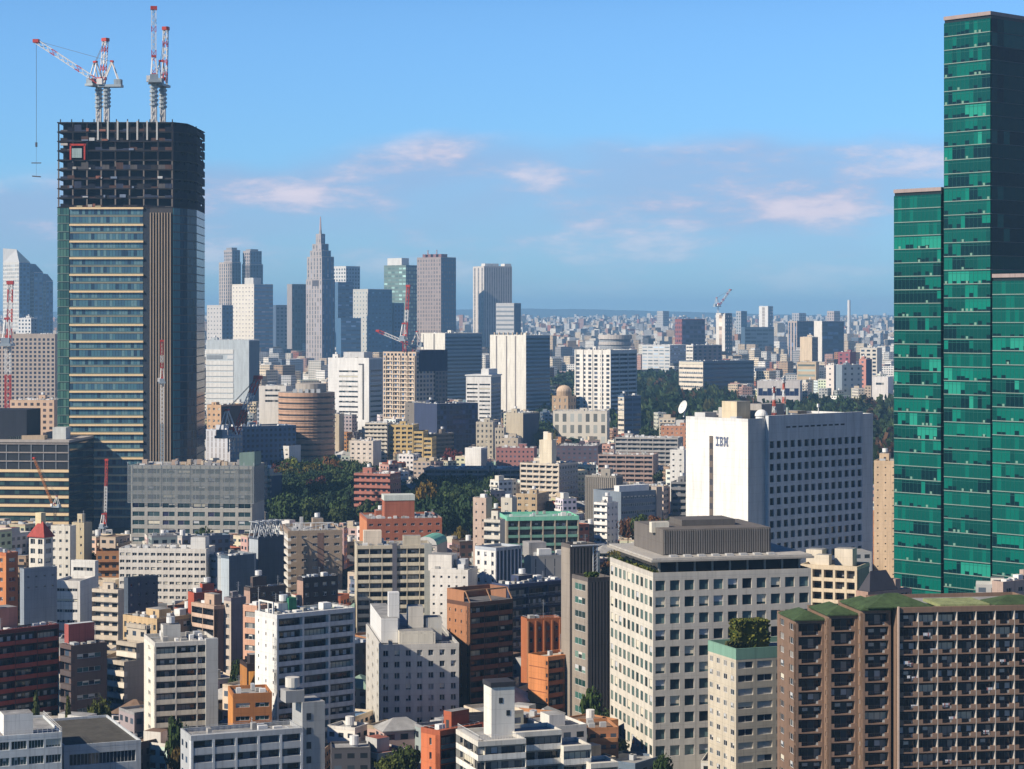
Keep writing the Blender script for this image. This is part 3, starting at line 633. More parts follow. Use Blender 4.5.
# red block, stepped white apartments
r_ = B(AP, 'small orange red brick block with a slot of windows, beside the white stepped apartments', (421,440,482), 731, 850, 36, (.40,.11,.055), 'G-1,.12,.5,.7,1', 'B-2,1.0,2', fh=3.0, back=(.10,.03,.03), L_col=(.60,.18,.08), ref='the small orange red block', roofm=ROOFM); flush(r_)
r_ = B(AP, 'dark red block with a black flat roof behind the white stepped apartments', (458,462,497), 716, 790, 14, (.40,.09,.06), 'N', 'G-3,.4,.4', fh=3.2, roofm=M((.06,.06,.065)), roof='none', par=1.6, parcol=(.055,.05,.06), ref='the black roofed dark red block'); flush(r_)
D = 440; r_ = B(AP, 'white stepped apartment block with deep balconies and flat roof terraces at the bottom edge', (456,478,526), 742, 870, 19, (.68,.65,.58), 'B-2,1.0,0', 'B-2,1.0,0', fh=3.0, bcol=(.80,.78,.72), back=(.42,.40,.36), pier=0, par=.7, roof='none', ref='the white stepped apartments', bd=1.5)
W_, L_, z_ = r_['_d']
oo = dict(col=(.68,.65,.58), fh=3.0, bcol=(.80,.78,.72), back=(.36,.35,.34), pier=0, par=.7, roof='none', bd=1.5)
vol(r_, 10, L_*.6, z_+.3, oo, 'N', 'B-2,1.0,0', off=(W_-.4, 5.2)); vol(r_, 6, L_*.6, z_-2.8, oo, 'N', 'B-1,1.0,0', off=(W_+9.4, 3.5)); vol(r_, 6, L_*.5, z_-6.2, oo, 'N', 'B-1,1.0,0', off=(W_+14.4, 1.0))
flush(r_)
b = MB(); b.box(0,0,0,5,5,10.5,M((.74,.72,.66)),M((.04,.04,.05))); b.box(-.2,-.2,10.5,5.2,5.2,11.5,M((.045,.045,.055))); t_ = b.build('core_tower', r_, (W_-5.0, 7, z_-1))
for x, z in ((1.6,7.2),(3.2,4.6)): bx(t_, 'window', x, -.06, z, x+.8, -.002, z+1.1, GLASS[0])
b = MB()
for i in range(30): b.bar((.3+i*(W_-.6)/29,.3,0),(.3+i*(W_-.6)/29,.3,1.2),.035,WHITEM)
for i in range(30): b.bar((.3,.3+i*(L_-.6)/29,0),(.3,.3+i*(L_-.6)/29,1.2),.035,WHITEM)
b.bar((.3,.3,1.2),(W_-.3,.3,1.2),.045,WHITEM); b.bar((.3,.3,1.2),(.3,L_-.3,1.2),.045,WHITEM); b.build('railing', r_, (0,0,z_))

# dark red apartments, left
r_ = B(AP, 'dark red apartment block with a pink roof hut, behind the low white corner block', (-40,-30,59), 634, 738, 36, (.16,.035,.03), 'N', 'B-4,1.0,0', fh=3.15, bcol=(.30,.055,.04), back=(.04,.03,.035), ref='the dark red apartment block', roof='ac', gw=(5,4,1,.3,3), pcol=(.09,.03,.03))
W_, L_, z_ = r_['_d']; flush(r_); h_ = bx(r_, 'penthouse', 9.5, 4.5, z_-.7, 17, 10, z_+5.3, M((.52,.23,.18)), ROOFM); b = MB(); b.cyl(1.5,1.5,0,1.6,1.0,WHITEM,12); b.build('water_tank', h_, (0,0,6.0))
r_ = B(OF, 'shaded grey brown office with teal ribbon windows, beside the dark red apartment block', (60,71,107), 646, 738, 33, (.135,.095,.09), 'E.35', 'G-1,.66,.36,.9,4', fh=3.6, glass=[GL((.02,.05,.07)),GL((.03,.08,.10)),GL((.05,.11,.13)),GL((.02,.02,.03))], gw=(3,3,2,2), roof='ac', dens=2, ref='the grey brown office', bcol=(.10,.08,.08)); flush(r_)
W_, L_, z_ = r_['_d']; bx(r_, 'penthouse', 2, 7, z_-.7, W_-1, L_-1, z_+5.0, M((.36,.10,.09)), M((.55,.58,.60)))
r_ = B(AP, 'cream stepped terrace apartments with planted balconies, left of the white thirteen storey slab', (104,124,146), 662, 722, 50, (.50,.44,.36), 'E.4,3', 'N', fh=3.1, L_bcol=(.72,.66,.56), back=(.20,.18,.16), roof='none', ref='the cream stepped terraces')
W_, L_, z_ = r_['_d']; oo = dict(col=(.50,.44,.36), fh=3.1, bcol=(.72,.66,.56), back=(.2,.18,.16), roof='none')
vol(r_, W_-4, L_, z_+4.5, oo, 'E.4,3', 'N', off=(4.5, .2)); vol(r_, W_-8, L_, z_+9.0, dict(oo, roof='ac'), 'E.4,3', 'N', off=(8.5, .4)); flush(r_)
r_ = B(OF, 'beige low block with a weathered flat roof, above the white thirteen storey slab', (123,157,193), 619, 690, 50, (.58,.42,.24), 'G-7,.5,.5,.8,1', 'G-3,.6,.5', fh=3.3, dens=1.3, roofm=M((.36,.32,.25),.95,.1,.3), ref='the beige flat roofed block', R_col=(.30,.24,.18)); flush(r_)
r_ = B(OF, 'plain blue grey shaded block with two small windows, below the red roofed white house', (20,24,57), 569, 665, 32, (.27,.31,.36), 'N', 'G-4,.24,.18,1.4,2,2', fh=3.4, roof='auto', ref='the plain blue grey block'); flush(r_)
r_ = B(AP, 'bright orange brick block at the edge, left of the plain blue grey block', (-22,6,18), 553, 655, 52, (.50,.17,.08), 'G-3,.3,.4', 'G-1,.5,.4', fh=3.2, L_col=(.60,.24,.10), ref='the edge orange block'); flush(r_)
r_ = B('house', 'narrow white house with a steep red roof and a glazed bay', (29,44,53), 537, 640, 62, (.74,.70,.62), 'G-2,.6,.55,.7,2', 'G-1,.6,.5', fh=3.3, roof='none', par=.1, ref='the red roofed white house'); flush(r_)
W_, L_, z_ = r_['_d']; hiproof(r_, W_, L_, z_, 5.0, M((.38,.06,.05),.7,.3,.2)); bx(r_, 'roof_hut', 2, 3, z_+3.2, 4.5, 5.5, z_+8, M((.72,.62,.40)))
r_ = B('house', 'pale cream house with a flat roof hut, right of the red roofed white house', (51,70,76), 526, 612, 72, (.70,.66,.58), 'G-3,.4,.35', 'N', fh=3.2, ref='the pale cream house'); flush(r_)
r_ = B(AP, 'tan narrow block with a round tank, in front of the shaded tower foot', (72,84,92), 523, 605, 60, (.52,.44,.30), 'G-2,.3,.3', 'N', fh=3.1, roof='hut', ref='the tan narrow block'); flush(r_)
r_ = B(OF, 'white office with dark ribbon windows, left of the long white window slab', (71,95,98), 561, 630, 72, (.74,.73,.70), 'G-1,.8,.36,.9,6', 'N', fh=3.6, ref='the white ribbon office'); flush(r_)
r_ = B(OF, 'low white strip with a long parapet, below the white ribbon office', (54,80,84), 581, 650, 80, (.76,.74,.70), 'G-1,.8,.3,.9,8', 'N', fh=3.5, W=14, roof='none', ref='the low white strip'); flush(r_)
r_ = B(AP, 'cream block of small balconies, right below the white ribbon office', (92,118,124), 590, 668, 70, (.62,.54,.44), 'E.4,3', 'N', fh=3.0, ref='the cream balcony block'); flush(r_)
r_ = B(AP, 'long white slab with four rows of dark windows and a grey stair end', (119,206,212), 549, 618, 84, (.74,.70,.64), 'G-14,.72,.42,.9,2', 'N', fh=2.65, W=14, dens=2.0, L_gw=(5,3,1,.6,3), ref='the long white window slab'); flush(r_, 100)
W_, L_, z_ = r_['_d']; bx(r_, 'roof_hut', 3, 1, z_-.6, 9, 6.5, z_+4, M((.74,.73,.7)), ROOFM)
r_ = B(OF, 'pale grey annex with an outside stair and slate wall, beside the long white window slab', (204,222,251), 556, 618, 40, (.30,.34,.38), 'G-1,.3,.3', 'N', fh=3.0, L_col=(.50,.54,.57), W=15, roof='ac', ref='the pale grey annex'); flush(r_)
r_ = B(OF, 'dark slate block with a bright pipe, below the long white window slab', (124,128,158), 578, 652, 34, (.085,.11,.15), 'N', 'G-4,.3,.3', fh=3.3, roof='ac', ref='the dark slate block'); flush(r_)
r_ = B(OF, 'red orange low block below the pale grey annex', (188,194,222), 593, 655, 25, (.45,.10,.06), 'N', 'G-3,.3,.3', fh=3.2, ref='the red orange low block'); flush(r_)
r_ = B(AP, 'pinkish beige narrow apartments with stacked balcony ends, above the white thirteen storey slab', (205,214,231), 606, 690, 42, (.50,.36,.27), 'B-2,1.0,0', 'N', fh=3.0, R_col=(.16,.12,.12), bcol=(.60,.44,.34), ref='the pinkish beige apartments', L=12); flush(r_)
r_ = B(OF, 'steel blue windowless block below the truss topped block', (221,229,254), 556, 628, 35, (.10,.14,.19), 'N', 'N', fh=3.3, L_col=(.45,.52,.58), roof='ac', ref='the steel blue block'); flush(r_)
r_ = B(OF, 'windowless navy block with a steel roof truss', (249,258,284), 537, 612, 36, (.07,.09,.13), 'N', 'N', fh=3.3, L_col=(.45,.50,.55), roof='none', ref='the truss topped block'); flush(r_)
W_, L_, z_ = r_['_d']; b = MB(); H = 6.0
for y in (0, L_*.5, L_):
    for i in range(4):
        x = W_*i/4; x2 = W_*(i+1)/4; b.bar((x,y,0),((x+x2)/2,y,H),.22,METAL); b.bar(((x+x2)/2,y,H),(x2,y,0),.22,METAL)
    b.bar((0,y,H),(W_,y,H),.2,METAL)
for i in range(5): b.bar((W_*i/4,0,H),(W_*i/4,L_,H),.18,METAL)
b.build('roof_truss', r_, (0,0,z_-.5))
r_ = B(AP, 'tan apartment block with white window surrounds and white edged side balconies', (280,288,341), 531, 606, 12, (.36,.28,.21), 'E.35,3', 'G-5,.5,.34,.95,3', fh=2.95, L_bcol=(.76,.74,.70), dens=1.4, frame=WHITEM, ref='the tan apartment block', W=21); flush(r_)
W_, L_, z_ = r_['_d']; bx(r_, 'stair_recess', W_*.54, -.04, 1, W_*.66, -.003, z_-1, M((.20,.13,.11)))
b = MB(); b.bar((3,2,0),(W_-3,2,3.2),.18,WHITEM)
for i in range(7): b.box(2+i*2.2,1,.2,2.2+i*2.2,1.2,3,WHITEM)
b.box(1.9,.9,3,17,1.3,3.3,WHITEM); b.build('roof_frame', r_, (0,0,z_-.3))
bx(r_, 'chimney', 5, 3, z_-.6, 6.2, 4.2, z_+5, M((.6,.6,.6)))
for (px, yt, yb, a, c, lab, ref) in (((244,250,286),588,660,30,(.12,.09,.08),'low brown block with a broad grey roof, above the tall white balcony block','the low brown block'),
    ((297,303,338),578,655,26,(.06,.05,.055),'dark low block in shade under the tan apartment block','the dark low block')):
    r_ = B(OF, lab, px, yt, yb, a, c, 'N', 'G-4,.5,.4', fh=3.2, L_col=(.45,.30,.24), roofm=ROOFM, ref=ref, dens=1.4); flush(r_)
r_ = B(OF, 'wide red brick block with a pale capped roof house, in front of the dark wood', (361,367,442), 519, 582, 10, (.42,.145,.085), 'N', 'G-9,.46,.34,.9,2', fh=2.95, L_col=(.62,.25,.12), dens=2.2, ref='the wide red brick block', L=30); flush(r_)
W_, L_, z_ = r_['_d']; bx(r_, 'penthouse', 8.2, 7, z_-.6, 21, 16, z_+7, M((.40,.13,.075))); bx(r_, 'penthouse_cap', 8, 6.8, z_+7.003, 21.2, 16.2, z_+9.3, M((.62,.66,.60)))
r_ = B(AP, 'cream balcony apartments half in shadow, below the wide red brick block', (352,357,432), 546, 648, 7, (.55,.49,.38), 'N', 'B-6,1.0,0', fh=2.85, bcol=(.62,.56,.43), back=(.24,.21,.19), ref='the cream half shaded apartments', dens=2, L=16, gw=(4,4,2,1,2)); flush(r_)
W_, L_, z_ = r_['_d']; bx(r_, 'roof_hut', 2.5, 4, z_-.6, 8.5, 9, z_+4.6, M((.72,.62,.50))); bx(r_, 'shaft', W_*.47, -.5, 0, W_*.53, -.003, z_+.8, M((.13,.13,.16))); bx(r_, 'end_tower', W_-2.6, -.6, 0, W_-.1, -.003, z_+.6, M((.40,.41,.38)))
r_ = B(OF, 'arched green roofed hall behind the white stacked houses', (415,437,444), 545, 618, 78, (.5,.45,.42), 'G-3,.4,.4', 'N', fh=3.2, roof='none', par=.1, W=16, ref='the green arched hall'); flush(r_)
W_, L_, z_ = r_['_d']; b = MB(); gmc = M((.20,.52,.40),.6,.3,.15)
for i in range(8):
    t0, t1 = math.pi*i/8, math.pi*(i+1)/8; y0, y1 = L_/2-L_/2*math.cos(t0), L_/2-L_/2*math.cos(t1); za, zb = 3*math.sin(t0), 3*math.sin(t1)
    b.face([(-.3,y0,za),(W_,y0,za),(W_,y1,zb),(-.3,y1,zb)], gmc); b.face([(-.3,y0,0),(-.3,y0,za),(-.3,y1,zb),(-.3,y1,0)], M('pale'))
b.build('roof', r_, (0,0,z_))
r_ = B(AP, 'white stacked house with odd small windows, left of the blue white striped apartments', (430,468,476), 570, 655, 76, (.76,.72,.66), 'G-5,.3,.26,1.1,1', 'N', fh=3.0, W=12, ref='the white stacked house', dens=1.6); flush(r_)
W_, L_, z_ = r_['_d']; bx(r_, 'roof_storey', 1.5, 6, z_-.7, 9, 14, z_+4.6, M((.76,.72,.66)), ROOFM); bx(r_, 'plant_house', 4, 2, z_-.7, 8, 5, z_+3, M((.5,.52,.55)))
r_ = B(AP, 'white striped apartment tower with slanted top and blue shaded flank', (475,496,522), 548, 650, 46, (.46,.50,.56), 'G-3,.34,.5,.8,1', 'F1.7,.5', fh=2.95, L_col=(.78,.77,.75), R_col=(.60,.62,.66), back=(.06,.08,.12), ref='the white striped tower', glass=[GL((.02,.03,.05)),GL((.04,.05,.08))], roof='none'); flush(r_)
r_ = B(AP, 'taupe apartment slab with a jade green roof edge and jade balconies', (501,507,579), 517, 605, 9, (.38,.33,.26), 'N', 'B-6,.95,0', fh=3.2, bcol=(.16,.34,.27), back=(.12,.10,.09), pcol=(.42,.36,.28), par=1.6, parcol=(.22,.58,.42), roof='tank', pier=.5, ref='the jade edged slab', L=22, roofm=M((.24,.5,.4),.8,.2,.2)); flush(r_)
r_ = B(AP, 'slim pinkish beige tower with a roof box, left of the jade edged slab', (473,486,492), 498, 600, 60, (.52,.40,.33), 'G-2,.25,.3', 'N', fh=3.2, ref='the slim pinkish tower'); flush(r_)
r_ = B(AP, 'pale stone coloured tower stub with a tank, behind the jade edged slab', (501,512,517), 498, 590, 60, (.58,.54,.46), 'G-1,.3,.3', 'N', fh=3.2, ref='the pale stone stub', roof='tank'); flush(r_)
r_ = B(AP, 'cream terrace house heap, left of the jade edged slab', (484,500,505), 520, 618, 66, (.66,.62,.54), 'E.4,3', 'N', fh=3.1, ref='the cream terrace heap'); flush(r_)
r_ = B(OF, 'grey concrete block with a panelled wall, right of the white striped tower', (524,531,567), 556, 645, 18, (.36,.35,.34), 'N', 'P3.2,.10,.9', fh=3.0, dens=2, ref='the grey panelled block', W=17); flush(r_)
W_, L_, z_ = r_['_d']; bx(r_, 'plant_house', .3, 3, z_-.7, 6.5, 10, z_+4.2, M((.32,.31,.31))); bx(r_, 'roof_hut', 3, .5, z_-.7, 7.5, 2.8, z_+2.2, WHITEM)
r_ = B(OF, 'navy block striped with white railed galleries, behind the brick red tower', (506,509,566), 585, 668, 30, (.05,.065,.13), 'N', 'B-3,.9,1', fh=3.3, bcol=(.07,.09,.17), back=(.03,.04,.08), pier=.2, ref='the navy striped block', dens=2.2, W=24, L=9); flush(r_)

# right edge
r_ = B(AP, 'cream grid block with deep square loggias, between the pale office and the green glass tower', (800,857,884), 567, 690, 66, (.68,.56,.40), 'B-5,.95,0', 'N', fh=3.25, W=14, bcol=(.70,.58,.42), pcol=(.70,.58,.42), pier=.7, back=(.22,.17,.14), R_col=(.40,.34,.30), par=1.3, roof='none', bd=2.0, ref='the cream loggia block', roofm=M((.22,.19,.14),.95,.1,.3)); flush(r_)
W_, L_, z_ = r_['_d']
for (x, y, w, l, h) in ((6,3,5,5.5,4.6),(8,13,5,5,3.8),(1.5,9.0,3,4,3.0)): bx(r_, 'penthouse', x, y, z_-1.0, x+w, y+l, z_+h, M((.70,.62,.50)), ROOFM)
r_ = B(AP, 'tall beige netted block squeezed beside the green glass tower', (874,897,905), 461, 600, 72, (.60,.45,.31), 'G-3,.18,.18,1.1,1', 'N', fh=3.0, W=12, ref='the tall beige netted block'); flush(r_)
r_ = B(AP, 'small rosy block with a dark pitched roof, above the brown balcony mansion', (856,868,912), 592, 740, 25, (.40,.27,.22), 'N', 'G-3,.5,.45', fh=3.2, roof='none', par=.2, ref='the dark pitched roof block'); flush(r_)
W_, L_, z_ = r_['_d']; hiproof(r_, W_*.6, L_*.8, z_, 5.0, M((.05,.05,.065),.6,.4,.1), .3, (1.5,1)); bx(r_, 'chimney', W_*.68, 1, z_, W_*.8, 3.5, z_+2.6, M((.36,.27,.23)))
r_ = B(AP, 'pinkish roof cluster at the picture edge, above the brown balcony mansion', (992,1003,1050), 582, 720, 30, (.45,.34,.29), 'N', 'G-4,.4,.4', fh=3.2, dens=2.4, ref='the pinkish edge block'); flush(r_)
# ------------------------------------------------------------------ green glass tower
def green_tower():
    D, a = 640, 42; X = PX(1037, D); root = empty(SK, (X, D, 0), R(a)); tag(root, 'emerald green glass office tower stepping up behind the brown balcony mansion', 'skyscraper')
    fh = 4.15; rr = random.Random(11)
    teal = [GL((.002,.125,.098),.15,.2), GL((.004,.175,.13),.2,.2), GL((.002,.06,.055),.12,.2), GL((.002,.022,.030),.1,.2), GL((.02,.26,.19),.25,.2), GL((.002,.085,.072),.15,.2)]
    dark = [GL((.003,.032,.042),.2,.12), GL((.003,.055,.060),.2,.12), GL((.004,.10,.095),.2,.15)]  # darkened copies of the tower glass, standing for the face in shade
    edge = M((.22,.30,.27),.5,.3,.05); core = M((.008,.02,.024),.4,.4,.1); cap = M((.34,.27,.26),.6,.3,.1)
    # bays along the lit face: local Y runs away along it
    def bay_len(xa, xb):
        f = lambda k: ((k-512)/FPX)
        s_, c = math.sin(R(a)), math.cos(R(a)); return [(X - f(k)*D)/(s_ + f(k)*c) for k in (xb, xa)]
    y0, y1 = bay_len(992.5, 1037); y1a, y2 = bay_len(944, 990.5); y2a, y3 = bay_len(894, 941)
    s_, c = math.sin(R(a)), math.cos(R(a))
    top = lambda px, yt, y: PZ(yt, D + y*c)
    bays = [('b3', y0 if y0 > 0 else 0.0, y1, top(0, 277, y1)), ('b2', y1a, y2, top(0, 14, y1a)), ('b1', y2a, y3, top(0, 190, y2a))]
    for nm, ya, yb, zt in bays:
        Wd = 44.0
        b = MB(); b.box(.35, ya, 0, Wd, yb, zt-.2, core); b.build('tower_core', root)
        b = MB(); b.box(-.1, ya-.1, zt-.2, Wd+.1, yb+.1, zt+.9, cap); b.build('roof_edge', root)
        nfl = int((zt-3)/fh); n = max(8, int((yb-ya)/1.45))
        for k in range(nfl):
            z = zt - 1.0 - (k+1)*fh
            if z < 14: break
            q = MB(); q.box(-.16, ya, z-.12, .30, yb, z+.10, edge if k % 1 == 0 else core)
            plain = rr.random() < .16 or (k < 3 and nm != 'b2') ; run = None
            tall = nm == 'b2' and k < 3
            for i in range(n):
                u0 = ya + (yb-ya)*i/n; u1 = ya + (yb-ya)*(i+1)/n - .07
                if run is None or rr.random() < .26: run = rr.choices(range(6), (4,3,4.5,4.5,1.0,5))[0]
                g = teal[(5 if rr.random() < .7 else 0) if plain else (rr.choice((0,5,2,2)) if tall else run)]
                split = z + .12 + (fh-.4)*(.30 if plain else rr.choice((.14,.2,.26,.34)))
                q.face([(0,u1,z+.11),(0,u0,z+.11),(0,u0,split),(0,u1,split)], teal[3] if (not plain and rr.random() < .5) else g)
                q.face([(0,u1,split),(0,u0,split),(0,u0,z+fh-.5),(0,u1,z+fh-.5)], g)
                if not plain and rr.random() < .07: q.face([(-.01,u0+1.2,z+.15),(-.01,u0+.4,z+.15),(-.01,u0+.4,z+.9),(-.01,u0+1.2,z+.9)], M((.16,.30,.24)))
            q.face([(0,yb,z+fh-.5),(0,ya,z+fh-.5),(0,ya,z+fh-.12),(0,yb,z+fh-.12)], teal[2])
            q.box(-.06, ya, z+fh-1.05, -.005, yb, z+fh-.95, M((.012,.12,.105),.4,.5,0))
            for i in range(n+1):
                u = ya + (yb-ya)*i/n; q.box(-.05, max(ya,u-.07), z+.10, .0, min(yb,u), z+fh-.12, M((.01,.10,.09),.4,.5,0))
            q.build('glass_band', root)
        # return face, its shade put into darker glass colours
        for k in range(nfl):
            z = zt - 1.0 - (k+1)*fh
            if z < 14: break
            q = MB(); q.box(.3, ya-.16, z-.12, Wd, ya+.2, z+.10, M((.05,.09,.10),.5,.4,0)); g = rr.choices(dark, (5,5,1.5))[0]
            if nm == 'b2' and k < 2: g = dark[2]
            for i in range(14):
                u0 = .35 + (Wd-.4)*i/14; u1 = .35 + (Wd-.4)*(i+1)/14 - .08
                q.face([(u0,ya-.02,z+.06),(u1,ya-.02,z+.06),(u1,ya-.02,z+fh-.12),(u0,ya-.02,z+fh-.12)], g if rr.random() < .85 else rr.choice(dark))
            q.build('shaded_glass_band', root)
    # recessed dark joints between the bays
    for ya, yb, zt in ((bays[0][2], bays[1][1], bays[0][3]), (bays[1][2], bays[2][1], bays[2][3])):
        b = MB(); b.box(1.2, ya, 0, 30, yb, zt-.4, core); b.build('joint', root)
    HEROES.append(dict(root=root, X=X-25, D=D, a=R(a), W=60, L=90, z=260, px=(893,1100), yt=14, yv=612, ref='the green glass tower', g=0))
green_tower()

# ------------------------------------------------------------------ big white company block
r_ = B(OF, 'big white office block with a blue letter sign on its blank bright end wall', (686,748,873), 419, 640, 42, (.68,.68,.67), 'N', 'N', fh=3.95, par=1.2, roof='none', L_col=(.82,.80,.76), ref='the big white office block', vis=556)
W_, L_, z_ = r_['_d']
# rebuild the long face with a projecting grid of windows between two blank piers
b = MB(); wl = W_ - 10.5 - 6.0; f = Face((9.0, -1.4), (1,0), wl); wm = M((.62,.64,.66)); fh = 3.95
rows = [(z_-7.2-(j+1)*fh+.75, z_-7.2-(j+1)*fh+3.15) for j in range(12)][::-1]; bay = wl/14; cols = [(bay*(i+.5)-bay*.30, bay*(i+.5)+bay*.30) for i in range(14)]
holes(b, f, 0, z_+.9, cols, rows, wm, .6)
for A, B_ in (((9.0,0),(9.0,-1.4)),((9.0+wl,-1.4),(9.0+wl,0))): b.face([(*A,0),(*B_,0),(*B_,z_+.9),(*A,z_+.9)], wm)
b.face([(9.0,-1.4,z_+.9),(9.0+wl,-1.4,z_+.9),(9.0+wl,-.01,z_+.9),(9.0,-.01,z_+.9)], wm); b.build('window_wall', r_)
for c0, c1 in cols:
    for r0, r1 in rows: pend(r_, 'window', pane(c1-c0, r1-r0, 1, rnd.choice((0,0,4,1)), GLASS, FR_D), f.p((c0+c1)/2, r0, -.6), 0)
flush(r_)
for i in range(10): bx(r_, 'vent_slot', 9.0+wl*.18+i*wl*.064, -1.46, z_-3.6, 9.0+wl*.18+i*wl*.064+wl*.042, -1.405, z_-3.05, DARKM)
bx(r_, 'stair_slot', -.06, L_*.555, 4, -.004, L_*.615, z_-6.5, M((.06,.06,.075)))
for k in range(9): bx(r_, 'slot_panel', -.10, L_*.56, z_-9-k*4.2, -.065, L_*.61, z_-6.8-k*4.2, M((.16,.13,.11)))
# letters made of eight stripes each
GLY = {'I': ['111111']*1+['111111']+['001100']*4+['111111']*2, 'B': ['1111110','1111111','0110011','0111110','0111110','0110011','1111111','1111110'],
       'M': ['111000111','111101111','011101110','011111110','011111110','011010110','111010111','111000111']}
q = MB(); bl = M((.03,.06,.16),.5,.4,0); yy = L_*.51; sc = .24; u = 0
for ch in 'IBM':
    g_ = GLY[ch]
    for r in range(8):
        run = None
        for c_ in range(len(g_[r])+1):
            on = c_ < len(g_[r]) and g_[r][c_] == '1'
            if on and run is None: run = c_
            if not on and run is not None:
                y_a, y_b = yy-(u+run)*sc, yy-(u+c_)*sc; zt = z_-6.6-r*.43
                q.box(-.12, min(y_a,y_b), zt-.30, -.004, max(y_a,y_b), zt, bl); run = None
    u += len(g_[0]) + 1.2
q.build('letter_sign', r_)
# roof plant
o_ = r_; zt = z_ - .75
for (x, y, w, l, h, c_) in ((4,L_*.30,7,7,6.4,(.66,.56,.40)),(16,8,12,7,5.2,(.36,.35,.34)),(15.5,20,8,8,3.6,(.5,.48,.45)),(40,12,5,10,2.0,(.3,.25,.2)),(2,L_*.75,6,5,2.2,(.6,.6,.6))):
    bx(o_, 'plant_house', x, y, zt, x+w, y+l, zt+h, M(c_), ROOFM)
for (x, y, w, l, h) in ((30,6,3,4,1.6),(34,18,2,3,1.4),(12.6,4,2.4,2.4,2.0),(3,8,3,3,1.2),(26,26,4,3,1.3)): bx(o_, 'air_conditioner', x, y, zt, x+w, y+l, zt+h, METAL)
b = MB()
for i in range(9):
    t0, t1 = math.pi/2*i/9, math.pi/2*(i+1)/9
    b.cyl(0, 0, 2.3*math.sin(t0), 2.3*math.sin(t1), 2.3*math.cos(t0), WHITEM, 16, 2.3*math.cos(t1)+.001)
b.cyl(0,0,-1.4,0,2.0,WHITEM,16); b.build('radome', o_, (10.5, 3.2, zt+1.4))
b = MB(); b.bar((0,0,0),(8,5,3.4),.25,WHITEM); b.face([(0,0,.1),(9,0,.1),(9,6,3.5),(0,6,3.5)], M((.35,.4,.48))); b.face([(0,0,.1),(0,6,3.5),(0,6,.1)], WHITEM); b.build('sloped_shelter', o_, (24, 8, zt))
def redmast(root_or_none, loc, h, name='aerial_mast'):
    b = MB(); rd, wh = M((.50,.10,.07),.6,.3,0), WHITEM; n = max(5, int(h/2.2))
    for i in range(n):
        m = rd if i % 2 == 0 else wh; z0, z1 = h*i/n, h*(i+1)/n; r0, r1 = .9*(1-.75*i/n), .9*(1-.75*(i+1)/n)
        for dx, dy in ((-1,-1),(1,-1),(1,1),(-1,1)): b.bar((dx*r0/1.6,dy*r0/1.6,z0),(dx*r1/1.6,dy*r1/1.6,z1),.13,m)
        b.bar((-r0/1.6,-r0/1.6,z0),(r1/1.6,-r1/1.6,z1),.09,m); b.bar((-r0/1.6,r0/1.6,z0),(-r1/1.6,-r1/1.6,z1),.09,m)
    for i in range(3): b.box(-.9,-.15,h*.82+i*.9,.9,.15,h*.82+i*.9+.35,wh)
    return b.build(name, root_or_none, loc)
redmast(o_, (17, 3, zt), 11.5); redmast(o_, (29, 9, zt), 15.0)
b = MB(); b.bar((0,0,0),(0,0,4.6),.16,WHITEM); b.box(-.5,-.3,3.6,.5,.3,4.8,WHITEM); b.build('aerial', o_, (42, 4, zt))
b = MB(); b.bar((0,0,0),(0,0,4.0),.5,M((.35,.42,.40)),8); b.build('vent_pipe', o_, (24, 3, zt))

